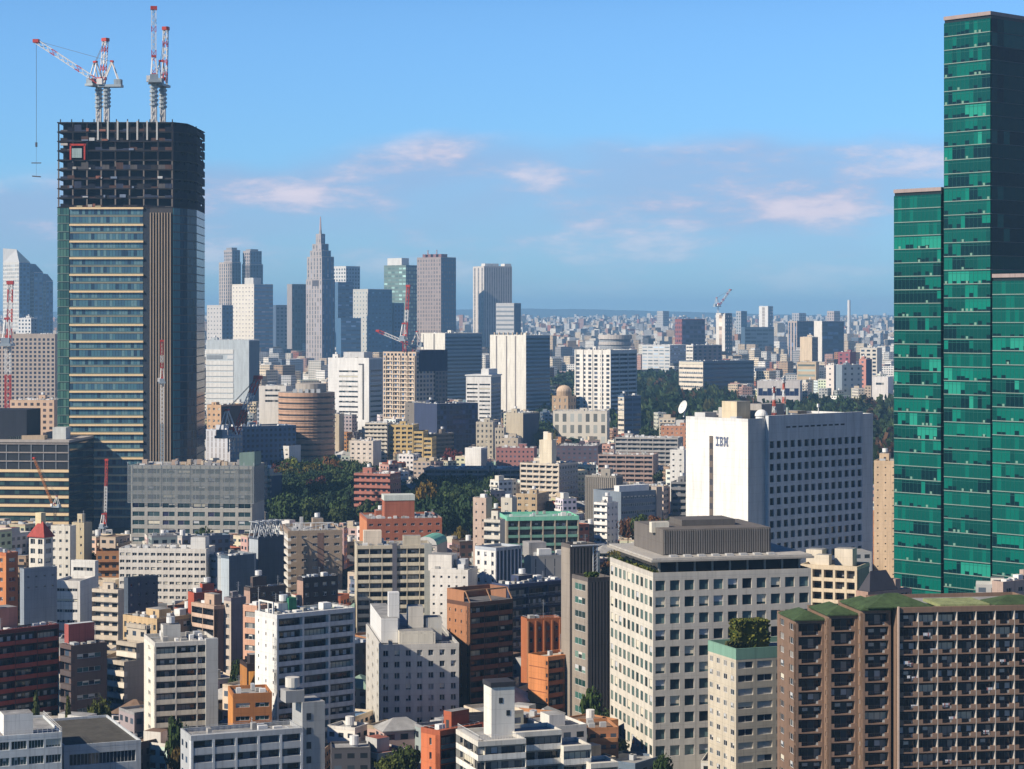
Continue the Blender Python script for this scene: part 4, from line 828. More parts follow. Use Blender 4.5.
# ------------------------------------------------------------------ tower under construction and its neighbours
def midtown():
    D = 1166.0; X = PX(115, D); root = empty(SK, (X, D, 0)); tag(root, 'tall half finished tower with gold sun louvers and a dark open steel top', 'skyscraper')
    rr = random.Random(5); zt = PZ(122, D); zg = PZ(207, D); k_ = D/FPX
    poly = [(-30.7,0),(31.0,0),(37,9),(40.5,20),(39,62),(-30.7,62)]
    inner = [(-30.2,.5),(30.8,.5),(36.6,9.3),(40.0,20.3),(38.5,61.5),(-30.2,61.5)]
    b = MB(); b.prism(inner, 0, zg, M((.012,.025,.04),.15,.5,.1)); b.build('tower_core', root)
    gold = M((.90,.66,.38),.5,.4,.05); dimgold = M((.42,.35,.22),.5,.4,.1)
    gA = [GL((.07,.17,.23),.12), GL((.05,.12,.19),.08), GL((.13,.24,.28),.2), GL((.02,.05,.10),.05)]
    xl = lambda px: (px-115)*k_
    fh = 4.42; n = int(zg/fh)
    for k in range(n):
        z = zg - (k+1)*fh
        if z < 0: break
        q = MB(); ni = 24; x0, x1 = xl(70), xl(143)
        for i in range(ni):
            a0, a1 = x0+(x1-x0)*i/ni, x0+(x1-x0)*(i+1)/ni-.12
            g = gA[rr.choices(range(4), (5,4,2,2))[0]] if k % 2 else gA[rr.choices(range(4), (3,3,3,1))[0]]
            q.box(a0, .1, z+.5, a1, .5, z+fh-.7, g)
        q.box(x0, .15, z+fh-.7, x1, .5, z+fh-.1, M((.20,.30,.31),.3,.5,.05)); q.box(x0, .15, z, x1, .5, z+.5, M((.13,.20,.20),.3,.5,.05)); q.build('glass_band', root)
        q = MB(); strong = (k % 2 == 0) or k > 22
        if strong: q.box(x0-.2, -.75, z+fh-1.15, x1+.2, .08, z+fh-.15, gold)
        else: q.box(x0, -.12, z+fh-.6, x1, .08, z+fh-.2, dimgold)
        q.build('sun_louver', root)
        q = MB()                                      # greenish corner bay, then the dark chamfers
        for i in range(4):
            a0, a1 = xl(57)+.2+(xl(69)-xl(57))*i/4, xl(57)+(xl(69)-xl(57))*(i+1)/4
            q.box(a0, .0, z+.4, a1, .5, z+fh-.3, rr.choice([GL((.05,.14,.12),.12), GL((.03,.09,.09),.1), GL((.09,.2,.16),.2)]))
        q.box(xl(57), -.1, z-.0, xl(69), .5, z+.4, M((.16,.22,.20),.4,.4,.05)); q.build('corner_glass_band', root)
        q = MB()
        for (p, r) in ((poly[1],poly[2]),(poly[2],poly[3]),(poly[3],poly[4])):
            l = math.hypot(r[0]-p[0], r[1]-p[1]); u = ((r[0]-p[0])/l, (r[1]-p[1])/l); f = Face(p, u, l); m_ = max(4, int(l/2.2))
            for i in range(m_): f.fbox(q, l*i/m_+.06, l*(i+1)/m_-.06, z+.35, z+fh-.25, -.4, -.05, rr.choice([GL((.010,.038,.075),.15,.2), GL((.012,.05,.095),.15,.2), GL((.006,.022,.05),.15,.2)]) if not (p == poly[1] and i < 2) else GL((.03,.12,.16),.15,.3))
            f.fbox(q, 0, l, z-.1, z+.3, -.4, 0, M((.03,.04,.055),.5,.4,0))
        q.build('chamfer_glass_band', root)
    q = MB(); st = M((.40,.31,.23),.6,.3,.1); q.box(xl(143)+.1, .2, 0, xl(150), .5, zg, M((.03,.04,.06)))
    for i in range(8): x = xl(150)+(xl(171.5)-xl(150))*i/7.6; q.box(x, -.6, 0, x+.55, .5, zg-3, st)
    q.box(xl(150), .1, 0, xl(172.5), .5, zg, M((.07,.065,.07))); q.build('fin_screen', root)
    # open steel storeys
    dk = M((.035,.032,.036),.8,.2,.2); rust = M((.10,.055,.045),.8,.2,.2); ns = 9; fh2 = (zt-zg)/ns
    net = M((.020,.022,.034),.9,.1,.2)
    for k in range(ns+1):
        z = zg + k*fh2; sh = 0 if k < 6 else (1.2 if k < 8 else 2.0)
        b = MB(); pl = [(x-(sh*1.3 if x > 40 else 0), y) for x, y in poly]; b.prism(pl, z-.55, z, dk); b.build('floor_slab', root)
        if k < ns:
            b = MB(); b.prism([(x*.93+.5, 3+y*.9) for x, y in poly], z, z+fh2-.55, net); b.build('dark_interior', root)
            b = MB()
            for i in range(9): x = xl(58.5)+(xl(172)-xl(58.5))*i/8; b.box(x-.35, .1, z, x+.35, .8, z+fh2-.55, M((.20,.17,.15)) if k < 5 else dk)
            for i in range(5):
                t = i/4; x, y = 31+(40-31)*t, 0.5+20*t; b.box(x-.3, y, z, x+.3, y+.6, z+fh2-.55, dk)
            b.box(xl(58.5), .8, z+.02, xl(172), 1.1, z+.3, dk); b.box(30.5,.5,z+.02,31.2,1.0,z+.3,dk); b.bar((31,.8,z+.2),(40,20.5,z+.2),.2,dk); b.build('steel_frame', root)
            if k not in (5,):
                b = MB(); ht = rr.choice((1.2,1.6,2.4))
                for i in range(16): xa, xb = xl(60)+.2+(xl(172)-xl(60)-.2)*i/16, xl(60)+.2+(xl(172)-xl(60)-.2)*(i+1)/16; b.box(xa, .0, z+.1, xb, .06, z+ht*rr.choice((.35,.6,1,1,1.5)), rr.choice([dk, net, net, rust, M((.05,.06,.10),.9,.1,.2), M((.12,.11,.11),.9,.1,.2)]))
                b.build('safety_net', root)
                for i in range(rr.randrange(1,5)): xa = xl(rr.uniform(62,165)); bx(root, 'site_material', xa, -.5, z+.05, xa+rr.uniform(.8,3.5), 1.5, z+rr.uniform(.6,1.8), M(rr.choice([(.45,.42,.38),(.30,.12,.08),(.2,.25,.35),(.5,.45,.3),(.6,.6,.6)])))
            b = MB()
            for (p, r) in ((poly[1],poly[2]),(poly[2],poly[3]),(poly[3],poly[4])):
                l = math.hypot(r[0]-p[0], r[1]-p[1]); f = Face(p, ((r[0]-p[0])/l,(r[1]-p[1])/l), l)
                for i in range(6):
                    f.fbox(b, l*i/6, l*(i+1)/6, z, z+fh2*rr.choice((.55,.7,.88)), -.3, -.02, net)
            b.build('side_net', root)
    b = MB()
    for i in range(7): x = xl(98)+(xl(157)-xl(98))*i/6; b.box(x-.45, -.35, zt-9.5-(0 if i else 0), x+.45, -.02, zt+.6, M((.55,.54,.52)))
    for i in range(11): x = xl(60)+(xl(172)-xl(60))*i/10; b.box(x-.25, 1, zt, x+.25, 1.5, zt+1.6, dk)
    b.build('steel_column', root)
    bx(root, 'red_gantry', xl(61), -1.4, zt-12.5, xl(68), -.1, zt-11.3, M((.55,.50,.45)))
    b = MB(); rd = M((.55,.06,.04))
    for x in (70, 84): b.box(xl(x), -.9, zt-20, xl(x)+.8, -.1, zt-12, rd)
    b.box(xl(70), -.9, zt-12.6, xl(85)+.6, -.1, zt-11.6, rd); b.box(xl(72), -.7, zt-19, xl(82), -.1, zt-14, M((.35,.45,.45))); b.build('red_hoist', root)
    b = MB(); b.box(-30.7,-1.0,0,30,-.1,4,M((.2,.2,.2))); b.build('base_hoarding', root)
    HEROES.append(dict(root=root, X=X-31, D=D, a=0.0, W=78, L=64, z=zt, px=(57,205), yt=122, yv=536, ref='the half finished gold louver tower', g=0))
midtown()

RED, WHT, CGR = M((.50,.05,.035),.5,.4,.05), M((.74,.72,.70),.5,.4,.05), M((.34,.40,.45),.5,.4,.05)
def lattice(b, p, q, w, mats, seg, r=.16):
    p, q = Vector(p), Vector(q); ax = (q-p); ln = ax.length; ax.normalize(); ref = Vector((0,0,1)) if abs(ax.z) < .9 else Vector((0,1,0)); u = ax.cross(ref).normalized(); v = ax.cross(u).normalized()
    n = max(2, int(ln/seg)); C4 = [(-1,-1),(1,-1),(1,1),(-1,1)]
    for i in range(n):
        a, c = p+ax*(ln*i/n), p+ax*(ln*(i+1)/n); m = mats[int(i*len(mats)/n) % len(mats)] if len(mats) > 1 else mats[0]
        for k, (du, dv) in enumerate(C4):
            o1 = u*(du*w/2)+v*(dv*w/2); b.bar(a+o1, c+o1, r, m, 4); d2 = C4[(k+1) % 4]; o2 = u*(d2[0]*w/2)+v*(d2[1]*w/2)
            b.bar(a+o1, c+o2 if i % 2 else c+o1*.0+o2, r*.7, m, 4)
def crane(label, loc, mast, jib, jaz, jel, s=1.0, cols=None, mastc=None, group=None, ref=None, hook=None, ringy=True, name='tower_crane'):
    """luffing tower crane: mast on ground or roof, slewing deck, cab, A-frame, jib, counterweight, ropes"""
    root = empty(name, loc); tag(root, label, 'crane', group); cols = cols or [RED,WHT,RED,WHT,WHT,RED,WHT,WHT]; mc = mastc or [WHT]
    b = MB(); lattice(b, (0,0,0), (0,0,mast), 1.9*s, mc, 2.6*s, .22*s)
    if ringy:
        b.cyl(0,0,0,mast,.75*s,mc[0],8)
        for i in range(5): z = mast*(.45+.11*i); b.cyl(0,0,z,z+.8*s,1.7*s,CGR,10)
    b.build('mast', root)
    d = Vector((math.cos(R(jaz)), math.sin(R(jaz)), 0)); sd = Vector((-d.y, d.x, 0))
    b = MB(); rz = R(jaz)
    b.box(-6.5*s,-2.2*s,0,3.2*s,2.2*s,1.0*s,CGR); b.box(-6.2*s,-1.6*s,1.0*s,-3.4*s,1.6*s,3.2*s,M((.30,.36,.42))); b.build('slewing_deck', root, (0,0,mast), rz)
    b = MB(); b.box(1.2*s,1.3*s,1.0*s,3.4*s,2.9*s,3.4*s,WHT); b.build('cab', root, (0,0,mast), rz)
    b = MB(); ah = 10.5*s
    for y in (-1.3*s, 1.3*s):
        b.bar((2.0*s,y,1*s),(-2.2*s,y*.5,ah),.32*s,WHT); b.bar((-5.6*s,y,1*s),(-2.2*s,y*.5,ah),.26*s,WHT)
    b.box(-2.8*s,-.9*s,ah-.3*s,-1.6*s,.9*s,ah+.5*s,RED); b.box(.2*s,-1.2*s,3*s,1.2*s,1.2*s,4.2*s,RED); b.build('a_frame', root, (0,0,mast), rz)
    e = R(jel); tip = (2.4*s+jib*math.cos(e), 0, 1.6*s+jib*math.sin(e)); b = MB(); lattice(b, (2.4*s,0,1.6*s), tip, 1.7*s, cols, 2.4*s, .19*s)
    b.box(tip[0]-1.2*s,-1.3*s,tip[2]-.6*s,tip[0]+1.2*s,1.3*s,tip[2]+.8*s,RED); b.build('jib', root, (0,0,mast), rz)
    b = MB(); b.bar((-2.2*s,.4,ah),(tip[0]*.97,.3,tip[2]),.09*s,M((.2,.2,.22))); b.bar((-2.2*s,-.4,ah),(tip[0]*.97,-.3,tip[2]),.09*s,M((.2,.2,.22))); b.build('stay_rope', root, (0,0,mast), rz)
    if hook:
        b = MB(); b.bar((0,0,-hook),(0,0,0),.10*s,M((.12,.12,.14))); b.box(-.5,-.4,-hook-2.4,.5,.4,-hook,M((.1,.1,.12))); b.bar((-2.6,0,-hook-11),(2.6,0,-hook-11),.35,M((.12,.1,.1))); b.bar((-2.2,0,-hook-18),(2.4,0,-hook-18.4),.4,M((.1,.08,.08))); b.bar((0,0,-hook-18),(0,0,-hook-2.4),.07,M((.12,.12,.14)))
        jt = d*tip[0]; b.build('hook_rope', root, (jt.x, jt.y, mast+tip[2]))
    return root
zt_ = PZ(122, 1166.0); k_ = .53
crane('red and white luffing crane with its jib lowered outwards and a hanging load', (PX(106,1170), 1172, zt_), 19, 42, 175, 33, 1.3, hook=54, mastc=[WHT])
crane('red and white luffing crane with upright jib behind the crane with the hanging load', (PX(98,1178), 1180, zt_), 20, 24, 60, 84, 1.25)
crane('tallest red and white luffing crane with a nearly upright jib on the half finished tower', (PX(153,1170), 1173, zt_), 21, 39, 100, 86, 1.35)
crane('shorter red and white crane with upright jib, paired with the tallest crane', (PX(162,1178), 1181, zt_), 20, 30, 80, 87, 1.3)

# low sister block, netted block
r_ = B(OF, 'wide unfinished block with gold louvers and open top floors, left of the half finished tower', (-30,69,80), 442, 536, 85, (.03,.035,.045), 'N', 'N', fh=4.4, roof='none', W=45, par=.4, ref='the wide unfinished louver block', roofm=ROOFD, vis=524)
W_, L_, z_ = r_['_d']; gold = M((.86,.64,.38),.5,.4,.05)
for k in range(12):
    z = z_ - .6 - (k+1)*4.42
    if z < 1: break
    if k >= 3:
        q = MB(); q.box(-.7,0,z+2.8,-.01,L_-1,z+4.2,gold); q.build('sun_louver', r_)
        q = MB()
        for i in range(20): q.box(-.14, L_*i/20, z+.5, -.01, L_*(i+1)/20-.15, z+2.6, rnd.choice([GL((.03,.07,.08)),GL((.015,.03,.045)),GL((.05,.10,.10))]))
        q.build('glass_band', r_)
    else:
        q = MB(); q.box(-.5,0,z+3.7,-.01,L_-.5,z+4.3,M((.34,.30,.28))); q.build('floor_slab', r_)
        q = MB()
        for i in range(8): q.box(-.3, L_*i/8, z, -.01, L_*i/8+.5, z+3.7, M((.22,.24,.27)))
        q.build('steel_frame', r_)
    q = MB()
    for i in range(6): q.box(W_*i/6+.2, -.25, z+.5, W_*(i+1)/6-.2, -.01, z+3.8, GL((.02,.04,.06)))
    q.build('side_glass_band', r_)
bx(r_, 'roof_edge', -.6, -.2, z_-.3, W_, L_, z_+.9, M((.42,.38,.35)))
for (x, y, w, l, h, c_) in ((8,4,8,7,7,(.6,.62,.6)),(4,14,5,12,3,(.45,.35,.25)),(20,8,10,10,4,(.35,.3,.28)),(6,26,6,8,2.4,(.3,.42,.38))): bx(r_, 'site_hut', x, y, z_+.903, x+w, y+l, z_+h, M(c_))
bx(r_, 'dark_roof_block', 6, 24, z_+.903, 30, L_-1, z_+16, M((.025,.03,.045)))
r_ = B(OF, 'long block whose upper storeys are wrapped in grey netting with a littered roof', (131,252,254), 466, 562, 84, (.40,.39,.36), 'G-8,.80,.56,.7,2', 'N', fh=3.9, W=26, roof='none', par=.6, ref='the netted long block', glass=[GL((.03,.06,.07)),GL((.06,.10,.11)),GL((.04,.045,.09))], gw=(3,3,2), vis=536); flush(r_, 100)
W_, L_, z_ = r_['_d']
m_, t_, p_ = newmat('netting'); p_.inputs['Base Color'].default_value = (.20,.23,.25,1); p_.inputs['Roughness'].default_value = .9; p_.inputs['Alpha'].default_value = .50
b = MB(); zn = z_-17
b.face([(-1.5,L_+1.2,zn),(-1.5,-1.2,zn),(-1.5,-1.2,z_+.3),(-1.5,L_+1.2,z_+.3)],m_); b.face([(-1.5,-1.2,zn),(W_+1,-1.2,zn),(W_+1,-1.2,z_+.3),(-1.5,-1.2,z_+.3)],m_); b.build('netting', r_)
b = MB()
for i in range(14): y = -1.1+(L_+2.2)*i/13; b.bar((-1.4,y,zn),(-1.4,y,z_+1.6),.14,METAL)
for i in range(5): b.bar((-1.4,-1.1,zn+i*4.2),(-1.4,L_+1.1,zn+i*4.2),.12,METAL)
b.build('scaffold', r_)
rr = random.Random(8)
for i in range(34):
    x, y = rr.uniform(.5,W_-3), rr.uniform(.5,L_-3); bx(r_, 'site_material', x, y, z_-.4, x+rr.uniform(.8,3), y+rr.uniform(.8,3.4), z_+rr.uniform(.2,2.2), M(rr.choice([(.5,.4,.3),(.6,.6,.6),(.3,.3,.32),(.6,.5,.38),(.42,.32,.26)])))
b = MB(); mn = M((.18,.26,.24),.9); b.face([(0,0,0),(0,7,0),(0,7,6.5),(0,0,7)], mn); b.face([(0,0,0),(14,0,0),(14,0,6.5),(0,0,7)], mn); b.build('green_tarpaulin', r_, (.6,-1.0,z_-.5))
# cranes over the sites
crane('pale crane with red jib in front of the fin strip of the half finished tower', (PX(162,1090), 1090, PZ(464,1090)), 40, 20, 100, 80, .75, cols=[RED,RED,WHT,RED,RED], mastc=[CGR,WHT], ringy=False)
crane('red crawler crane boom with a white band standing upright before the dark tower foot', (PX(104,905), 905, PZ(562,905)), 14, 27, 80, 86, .55, cols=[RED,WHT,WHT,RED,RED], mastc=[WHT], ringy=False, name='crawler_crane')
crane('thin orange crane boom leaning across the wide unfinished louver block', (PX(55,1040), 1040, PZ(520,1040)), 6, 25, 150, 62, .5, cols=[M((.45,.16,.04))], mastc=[M((.05,.05,.06))], ringy=False, name='crawler_crane')
crane('red tower crane cropped by the left picture edge with chunky red machinery', (PX(8,1700), 1700, ground_z(1700)), 88, 46, 92, 84, 2.0, cols=[RED,WHT,RED,WHT,RED,WHT], mastc=[RED,RED,RED,WHT], ringy=False)
crane('small red and white derrick jib leaning beside the pale blue grid office', (PX(231,1240), 1240, PZ(452,1240)), 8, 36, 52, 60, 1.5, cols=[RED,RED,WHT,WHT,RED,RED], mastc=[WHT], ringy=False)
crane('red crane with a steep jib on top of the cream tower under construction', (PX(404,1800), 1806, PZ(352,1800)), 9, 44, 78, 78, 1.35, cols=[RED,WHT,RED,RED], mastc=[RED], ringy=False)
crane('red and white crane with jib laid low on the cream tower under construction', (PX(413,1800), 1815, PZ(352,1800)), 4, 30, 168, 22, 1.2, cols=[RED,WHT,WHT,RED], mastc=[RED], ringy=False)
crane('tiny far red crane on top of the distant white and navy slab', (PX(718,4200), 4200, PZ(313,4200)), 12, 42, 40, 45, 1.6, ringy=False)
# ------------------------------------------------------------------ middle distance
def Q(name, label, px, yt, D, a, c, sl, sr, **o):
    r = B(name, label, px, yt, D, a, c, sl, sr, **o); flush(r, 60); return r
Q(AP,'cream ledged apartment block with a twin capped roof tower',(520,559,578),464,517,60,(.66,.58,.48),'E.42,4,6','P3.4,.5,.45',fh=2.9,dens=1.6,R_col=(.34,.33,.33),vis=498)
r_ = HEROES[-1]['root']; W_, L_, z_ = r_['_d']; bx(r_,'stair_tower',3,L_*.25,z_-.6,8.5,L_*.25+8,z_+13,M((.72,.64,.5))); bx(r_,'tower_cap',3.4,L_*.25+.5,z_+13.003,5.2,L_*.25+3,z_+17,M((.72,.6,.45))); bx(r_,'tower_cap',5.8,L_*.25+4,z_+13.003,8,L_*.25+7,z_+17.5,M((.74,.68,.6)))
Q(AP,'long low mauve block with shaded gallery floors, beyond the dark wood',(424,521,527),469,505,84,(.36,.30,.29),'E.34,5,9','N',fh=3.1,W=26,dens=2,roofm=ROOFM,vis=480,back=(.15,.12,.12))
Q(AP,'small tan two tier block under the cream ledged apartments',(516,537,549),494,530,70,(.50,.38,.24),'G-3,.5,.4','P3,.3,.4',fh=3.3,dens=2)
Q(OF,'grey box with upright ribs, behind the white corner house',(585,616,623),476,532,66,(.34,.31,.27),'F1.1,.35','N',fh=3.4,back=(.2,.18,.16),roofm=ROOFD,dens=2,R_col=(.12,.12,.13))
Q(AP,'white corner house with stacked little balconies, under the grey ribbed box',(594,607,618),503,560,50,(.80,.78,.74),'E.45,3','G-3,.3,.3',fh=3.1)
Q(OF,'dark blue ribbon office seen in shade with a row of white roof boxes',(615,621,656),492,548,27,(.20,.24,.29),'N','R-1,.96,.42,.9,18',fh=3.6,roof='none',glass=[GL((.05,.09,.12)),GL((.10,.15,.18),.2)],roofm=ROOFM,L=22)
r_ = HEROES[-1]['root']; W_, L_, z_ = r_['_d']
for i in range(6): bx(r_,'air_conditioner',2+i*W_/7,4,z_-.7,2+i*W_/7+3,8,z_+2.6,WHITEM)
bx(r_,'end_tower',W_-.01,-.4,0,W_+3.5,10,z_+1.5,M((.45,.38,.32)))
Q(AP,'pinkish gallery block in long stepped rows, above the grey ribbed box',(598,653,662),455,492,78,(.42,.31,.27),'E.38,4,6','N',fh=2.9,W=24,dens=2.2,back=(.18,.13,.12))
Q(AP,'grey long ribbon block above the pinkish gallery block',(615,678,692),438,474,76,(.42,.40,.38),'E.4,4,5','P4,.5,.4',fh=3.1,W=22,dens=2,back=(.17,.17,.18))
Q(AP,'orange brick block just left of the big white office block',(661,688,694),426,468,75,(.50,.24,.14),'G-6,.36,.36','N',fh=3.0,W=18,dens=2)
r_ = HEROES[-1]['root']; W_, L_, z_ = r_['_d']
dish = MB()
for i in range(6):
    r0, r1 = 3.4*i/6, 3.4*(i+1)/6; z0, z1 = r0*r0*.13, r1*r1*.13
    for j in range(18):
        t0, t1 = 2*math.pi*j/18, 2*math.pi*(j+1)/18
        dish.face([(r0*math.cos(t0),-z0*-1-1.4,r0*math.sin(t0)),(r1*math.cos(t0),z1*-1-.2+1.4*0,r1*math.sin(t0)),(r1*math.cos(t1),z1*-1-.2,r1*math.sin(t1)),(r0*math.cos(t1),z0-1.4,r0*math.sin(t1))] if 0 else [(r0*math.cos(t0),-z0,r0*math.sin(t0)),(r1*math.cos(t0),-z1,r1*math.sin(t0)),(r1*math.cos(t1),-z1,r1*math.sin(t1)),(r0*math.cos(t1),-z0,r0*math.sin(t1))], WHITEM)
dish.bar((0,0,0),(0,-2.6,0),.12,WHITEM); dish.bar((0,.2,0),(0,1.0,-4.4),.4,WHITEM)
dq = dish.build('satellite_dish', None, tuple(at(685,408,1300))); dq.rotation_euler = (R(-22),0,R(-62)); dq.scale = (1.2,1.2,1.2); tag(dq, 'big white satellite dish tilted skyward on the orange brick roof', 'dish')
bx(r_,'dish_plinth',W_*.3,L_*.2,z_-.6,W_*.8,L_*.5,z_+4,M('pale'))
Q(AP,'slim white and grey block tucked against the left side of the big white office block',(670,684,688),450,522,72,(.74,.72,.68),'G-2,.3,.3','N',fh=3.1,W=14)
Q(AP,'dark grey lower block under the slim white and grey block',(671,686,689),482,535,75,(.22,.22,.23),'E.4,4','N',fh=3.2,W=14)
# yellow stepped terrace
Q(AP,'yellow stepped terrace apartments with deep dark loggias',(389,413,416),425,470,80,(.62,.45,.20),'G-4,.72,.55,.8,2','P3,.4,.4',fh=3.3,W=20,rec=.9,vis=452)
r_ = HEROES[-1]['root']; W_, L_, z_ = r_['_d']; oy = dict(col=(.62,.45,.20), fh=3.3, rec=.9, roof='none')
s1, s2 = 7.5, 6.5
vol(r_, W_-2, s1, z_-4.6, oy, 'G-1,.8,.55,.8,2', 'P3,.4,.4', off=(.3,-s1)); vol(r_, W_-4, s2, z_-9.2, oy, 'G-1,.8,.55,.8,2', 'P3,.4,.4', off=(.6,-s1-s2)); flush(r_, 60)
Q(AP,'dim stepped block in shade right of the yellow stepped terrace',(424,430,454),434,468,35,(.24,.19,.15),'N','E.4,4',fh=3.2,back=(.08,.07,.07))
Q(OF,'plain taupe office with few windows, below the cream tower under construction',(405,431,434),403,462,78,(.30,.27,.24),'G-4,.14,.3','N',fh=3.6,W=20,roofm=ROOFD)
Q(OF,'navy blue glass box in shade, right of the plain taupe office',(430,437,478),404,464,30,(.045,.06,.12),'N','P3.0,.85,.7',fh=3.8,gcol=(.02,.035,.08),L=30,roofm=ROOFD)
Q(OF,'pale stone office with four columns of small windows, below the striped white tower',(476,493,495),422,466,84,(.58,.52,.42),'G-4,.42,.5','N',fh=4.0,W=14)
Q(OF,'pale stone twin block with three columns of windows, right of its taller twin',(495,504,506),428,468,84,(.56,.50,.40),'G-3,.42,.5','N',fh=4.0,W=14,roofm=M((.12,.1,.12)))
Q(OF,'low pale stone annex at the foot of the pale stone twin block',(500,518,521),438,472,80,(.54,.46,.36),'G-3,.3,.4','N',fh=4.0,W=14)
Q(OF,'navy box with a grey front, left of the white striped podium',(506,523,539),413,460,62,(.52,.46,.36),'N','N',fh=4,R_col=(.06,.08,.14),dens=2)
Q(AP,'rosy brick office with small windows, under the round tan tower',(281,314,325),438,480,76,(.46,.30,.23),'G-7,.42,.42','P4,.4,.4',fh=3.5,W=20)
r_ = HEROES[-1]['root']; W_, L_, z_ = r_['_d']; bx(r_,'roof_storey',2,L_*.35,z_-.6,W_-3,L_*.95,z_+4.5,M((.62,.46,.32)),ROOFM); bx(r_,'dark_hut',3,L_*.05,z_-.6,W_-4,L_*.3,z_+5.2,M((.05,.06,.09)))
Q('house','bright white little house with slanted ends, at the edge of the dark wood',(266,289,298),446,484,66,(.80,.78,.74),'G-5,.5,.36,.9,1','N',fh=3.1,W=16,roof='none')
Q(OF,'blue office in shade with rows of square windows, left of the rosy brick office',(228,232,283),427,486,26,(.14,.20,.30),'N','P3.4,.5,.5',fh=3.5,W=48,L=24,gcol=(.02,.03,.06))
Q(OF,'small blue white gridded office in front of the round tan tower',(257,289,292),408,452,84,(.50,.52,.55),'P3.6,.8,.55','N',fh=3.4,W=16,gcol=(.03,.045,.07))
Q(OF,'white block with two dark bands, left of the round tan tower',(259,286,289),386,1560,82,(.78,.74,.68),'G-1,.55,.4,.9,6,3','N',fh=3.8,W=18,L_gw=(5,1,0,0,4))
Q(AP,'cream cube with six little windows, right of the round tan tower',(322,339,342),414,462,78,(.66,.55,.40),'G-2,.25,.3,1.2,1,2','N',fh=3.4,W=14)
Q(AP,'cream and white small apartment block, left of the yellow stepped terrace',(365,387,392),423,470,78,(.70,.64,.54),'E.45,3','P3,.4,.4',fh=3.0,W=16,dens=2)
Q(AP,'white heaped house rows, below the cream and white small apartment block',(350,373,378),441,482,70,(.70,.62,.55),'G-4,.4,.4','N',fh=3.1,W=14,dens=2.4)
Q(AP,'old rosy red villa half hidden in the dark wood',(354,390,396),474,530,72,(.42,.17,.13),'E.4,3','P3,.4,.4',fh=3.3,W=16,roof='hut',roofm=M((.42,.2,.16)))
Q(AP,'cream gallery building with a red tarpaulin, right of the netted long block',(252,270,282),474,520,55,(.55,.50,.40),'E.4,3','N',fh=3.2,back=(.12,.1,.1),R_col=(.05,.07,.13))
r_ = HEROES[-1]['root']; W_, L_, z_ = r_['_d']; b = MB(); b.face([(0,0,0),(0,7,0),(0,6,8),(0,1,8)], M((.55,.09,.06))); b.face([(0,0,0),(0,7,0),(-4,8,-5),(-4,0,-5)], M((.5,.07,.07))); b.build('red_tarpaulin', r_, (-.4,L_*.5,z_-9))
Q(OF,'low maroon roofed long house, above the long low mauve block',(496,534,538),448,484,82,(.34,.16,.15),'P3,.4,.4','N',fh=3.2,W=16,roofm=M((.12,.08,.09)))
Q('house','white cube house with a blank wall, behind the long low mauve block',(465,481,488),448,486,70,(.80,.78,.74),'N','N',fh=3,W=12,roof='none',R_col=(.3,.33,.36))
Q(OF,'dark slate long roofed hall, right of the white striped podium',(556,598,600),446,472,82,(.10,.075,.10),'P4,.4,.4','N',fh=3,W=30,roofm=M((.10,.08,.10)),dens=2)
# round tan tower
def roundtower():
    D = 1500.0; X = PX(304, D); r = 28.5*D/FPX; zt = PZ(393, D); root = empty(OF, (X, D+r, 0)); tag(root, 'round tan brick tower with thin dark window rings', 'office block'); n = 40
    b = MB(); b.cyl(0,0,0,zt,r,M((.52,.33,.23)),n,None,ROOFM); b.build('wall', root)
    for k in range(int(zt/4.0)):
        z = zt-3.2-k*4.0
        if z < 2: break
        b = MB(); b.cyl(0,0,z-.6,z+.6,r+.12,GL((.06,.055,.06)),n); b.build('window_ring', root)
        b = MB(); b.cyl(0,0,z-1.5,z-.85,r+.3,M((.56,.37,.27)),n); b.build('sill_ring', root)
    b = MB(); b.cyl(3,0,zt,zt+6,r*.55,M((.42,.38,.34)),24); b.build('penthouse', root)
    for i in range(5): bx(root, 'air_conditioner', -8+i*4, -14, zt+.003, -5.5+i*4, -11, zt+2.5, METAL)
    HEROES.append(dict(root=root, X=X-r, D=D, a=0.0, W=2*r, L=2*r, z=zt, px=(270,333), yt=388, yv=424, ref='the round tan tower', g=0))
roundtower()
# taller middle distance
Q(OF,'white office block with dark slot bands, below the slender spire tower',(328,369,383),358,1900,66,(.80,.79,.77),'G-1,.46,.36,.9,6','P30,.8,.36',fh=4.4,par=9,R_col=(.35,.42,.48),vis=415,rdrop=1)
r_ = HEROES[-1]['root']; W_, L_, z_ = r_['_d']; bx(r_,'slot',-.1,L_*.12,20,-.005,L_*.16,z_-6,M('dgrey')); bx(r_,'slot_cap',-.1,L_*.12,z_-6,-.005,L_*.25,z_-5,M('dgrey')); bx(r_,'plant_house',6,L_*.2,z_-1,W_-4,L_*.7,z_+5,M((.6,.6,.6)))
Q(AP,'cream apartment tower under construction with navy netting over its top',(383,416,446),352,1800,52,(.56,.44,.34),'P4.2,.6,.55','P4.2,.6,.55',fh=3.6,par=.5,roof='none',vary=.8,R_col=(.50,.42,.36),vis=405)
r_ = HEROES[-1]['root']; W_, L_, z_ = r_['_d']; nn = M((.03,.045,.10),.9,.1,.2)
b = MB(); b.box(W_*.1,-.9,z_-16,W_+.9,-.02,z_+1.5,nn); b.box(W_*.62,-.85,20,W_+.85,-.02,z_-16,PAT((.20,.18,.19),4.2,3.6,.62,.55)); b.box(W_*.98,-.02,20,W_+.9,L_,z_+1.5,PAT((.14,.14,.17),4.2,3.6,.6,.5)); b.build('netting', r_)
for k in range(16):
    b = MB(); b.box(-1.0, 1, z_-8-k*3.6, -.02, L_-1, z_-7.2-k*3.6, M((.66,.55,.43))); b.build('balcony', r_)
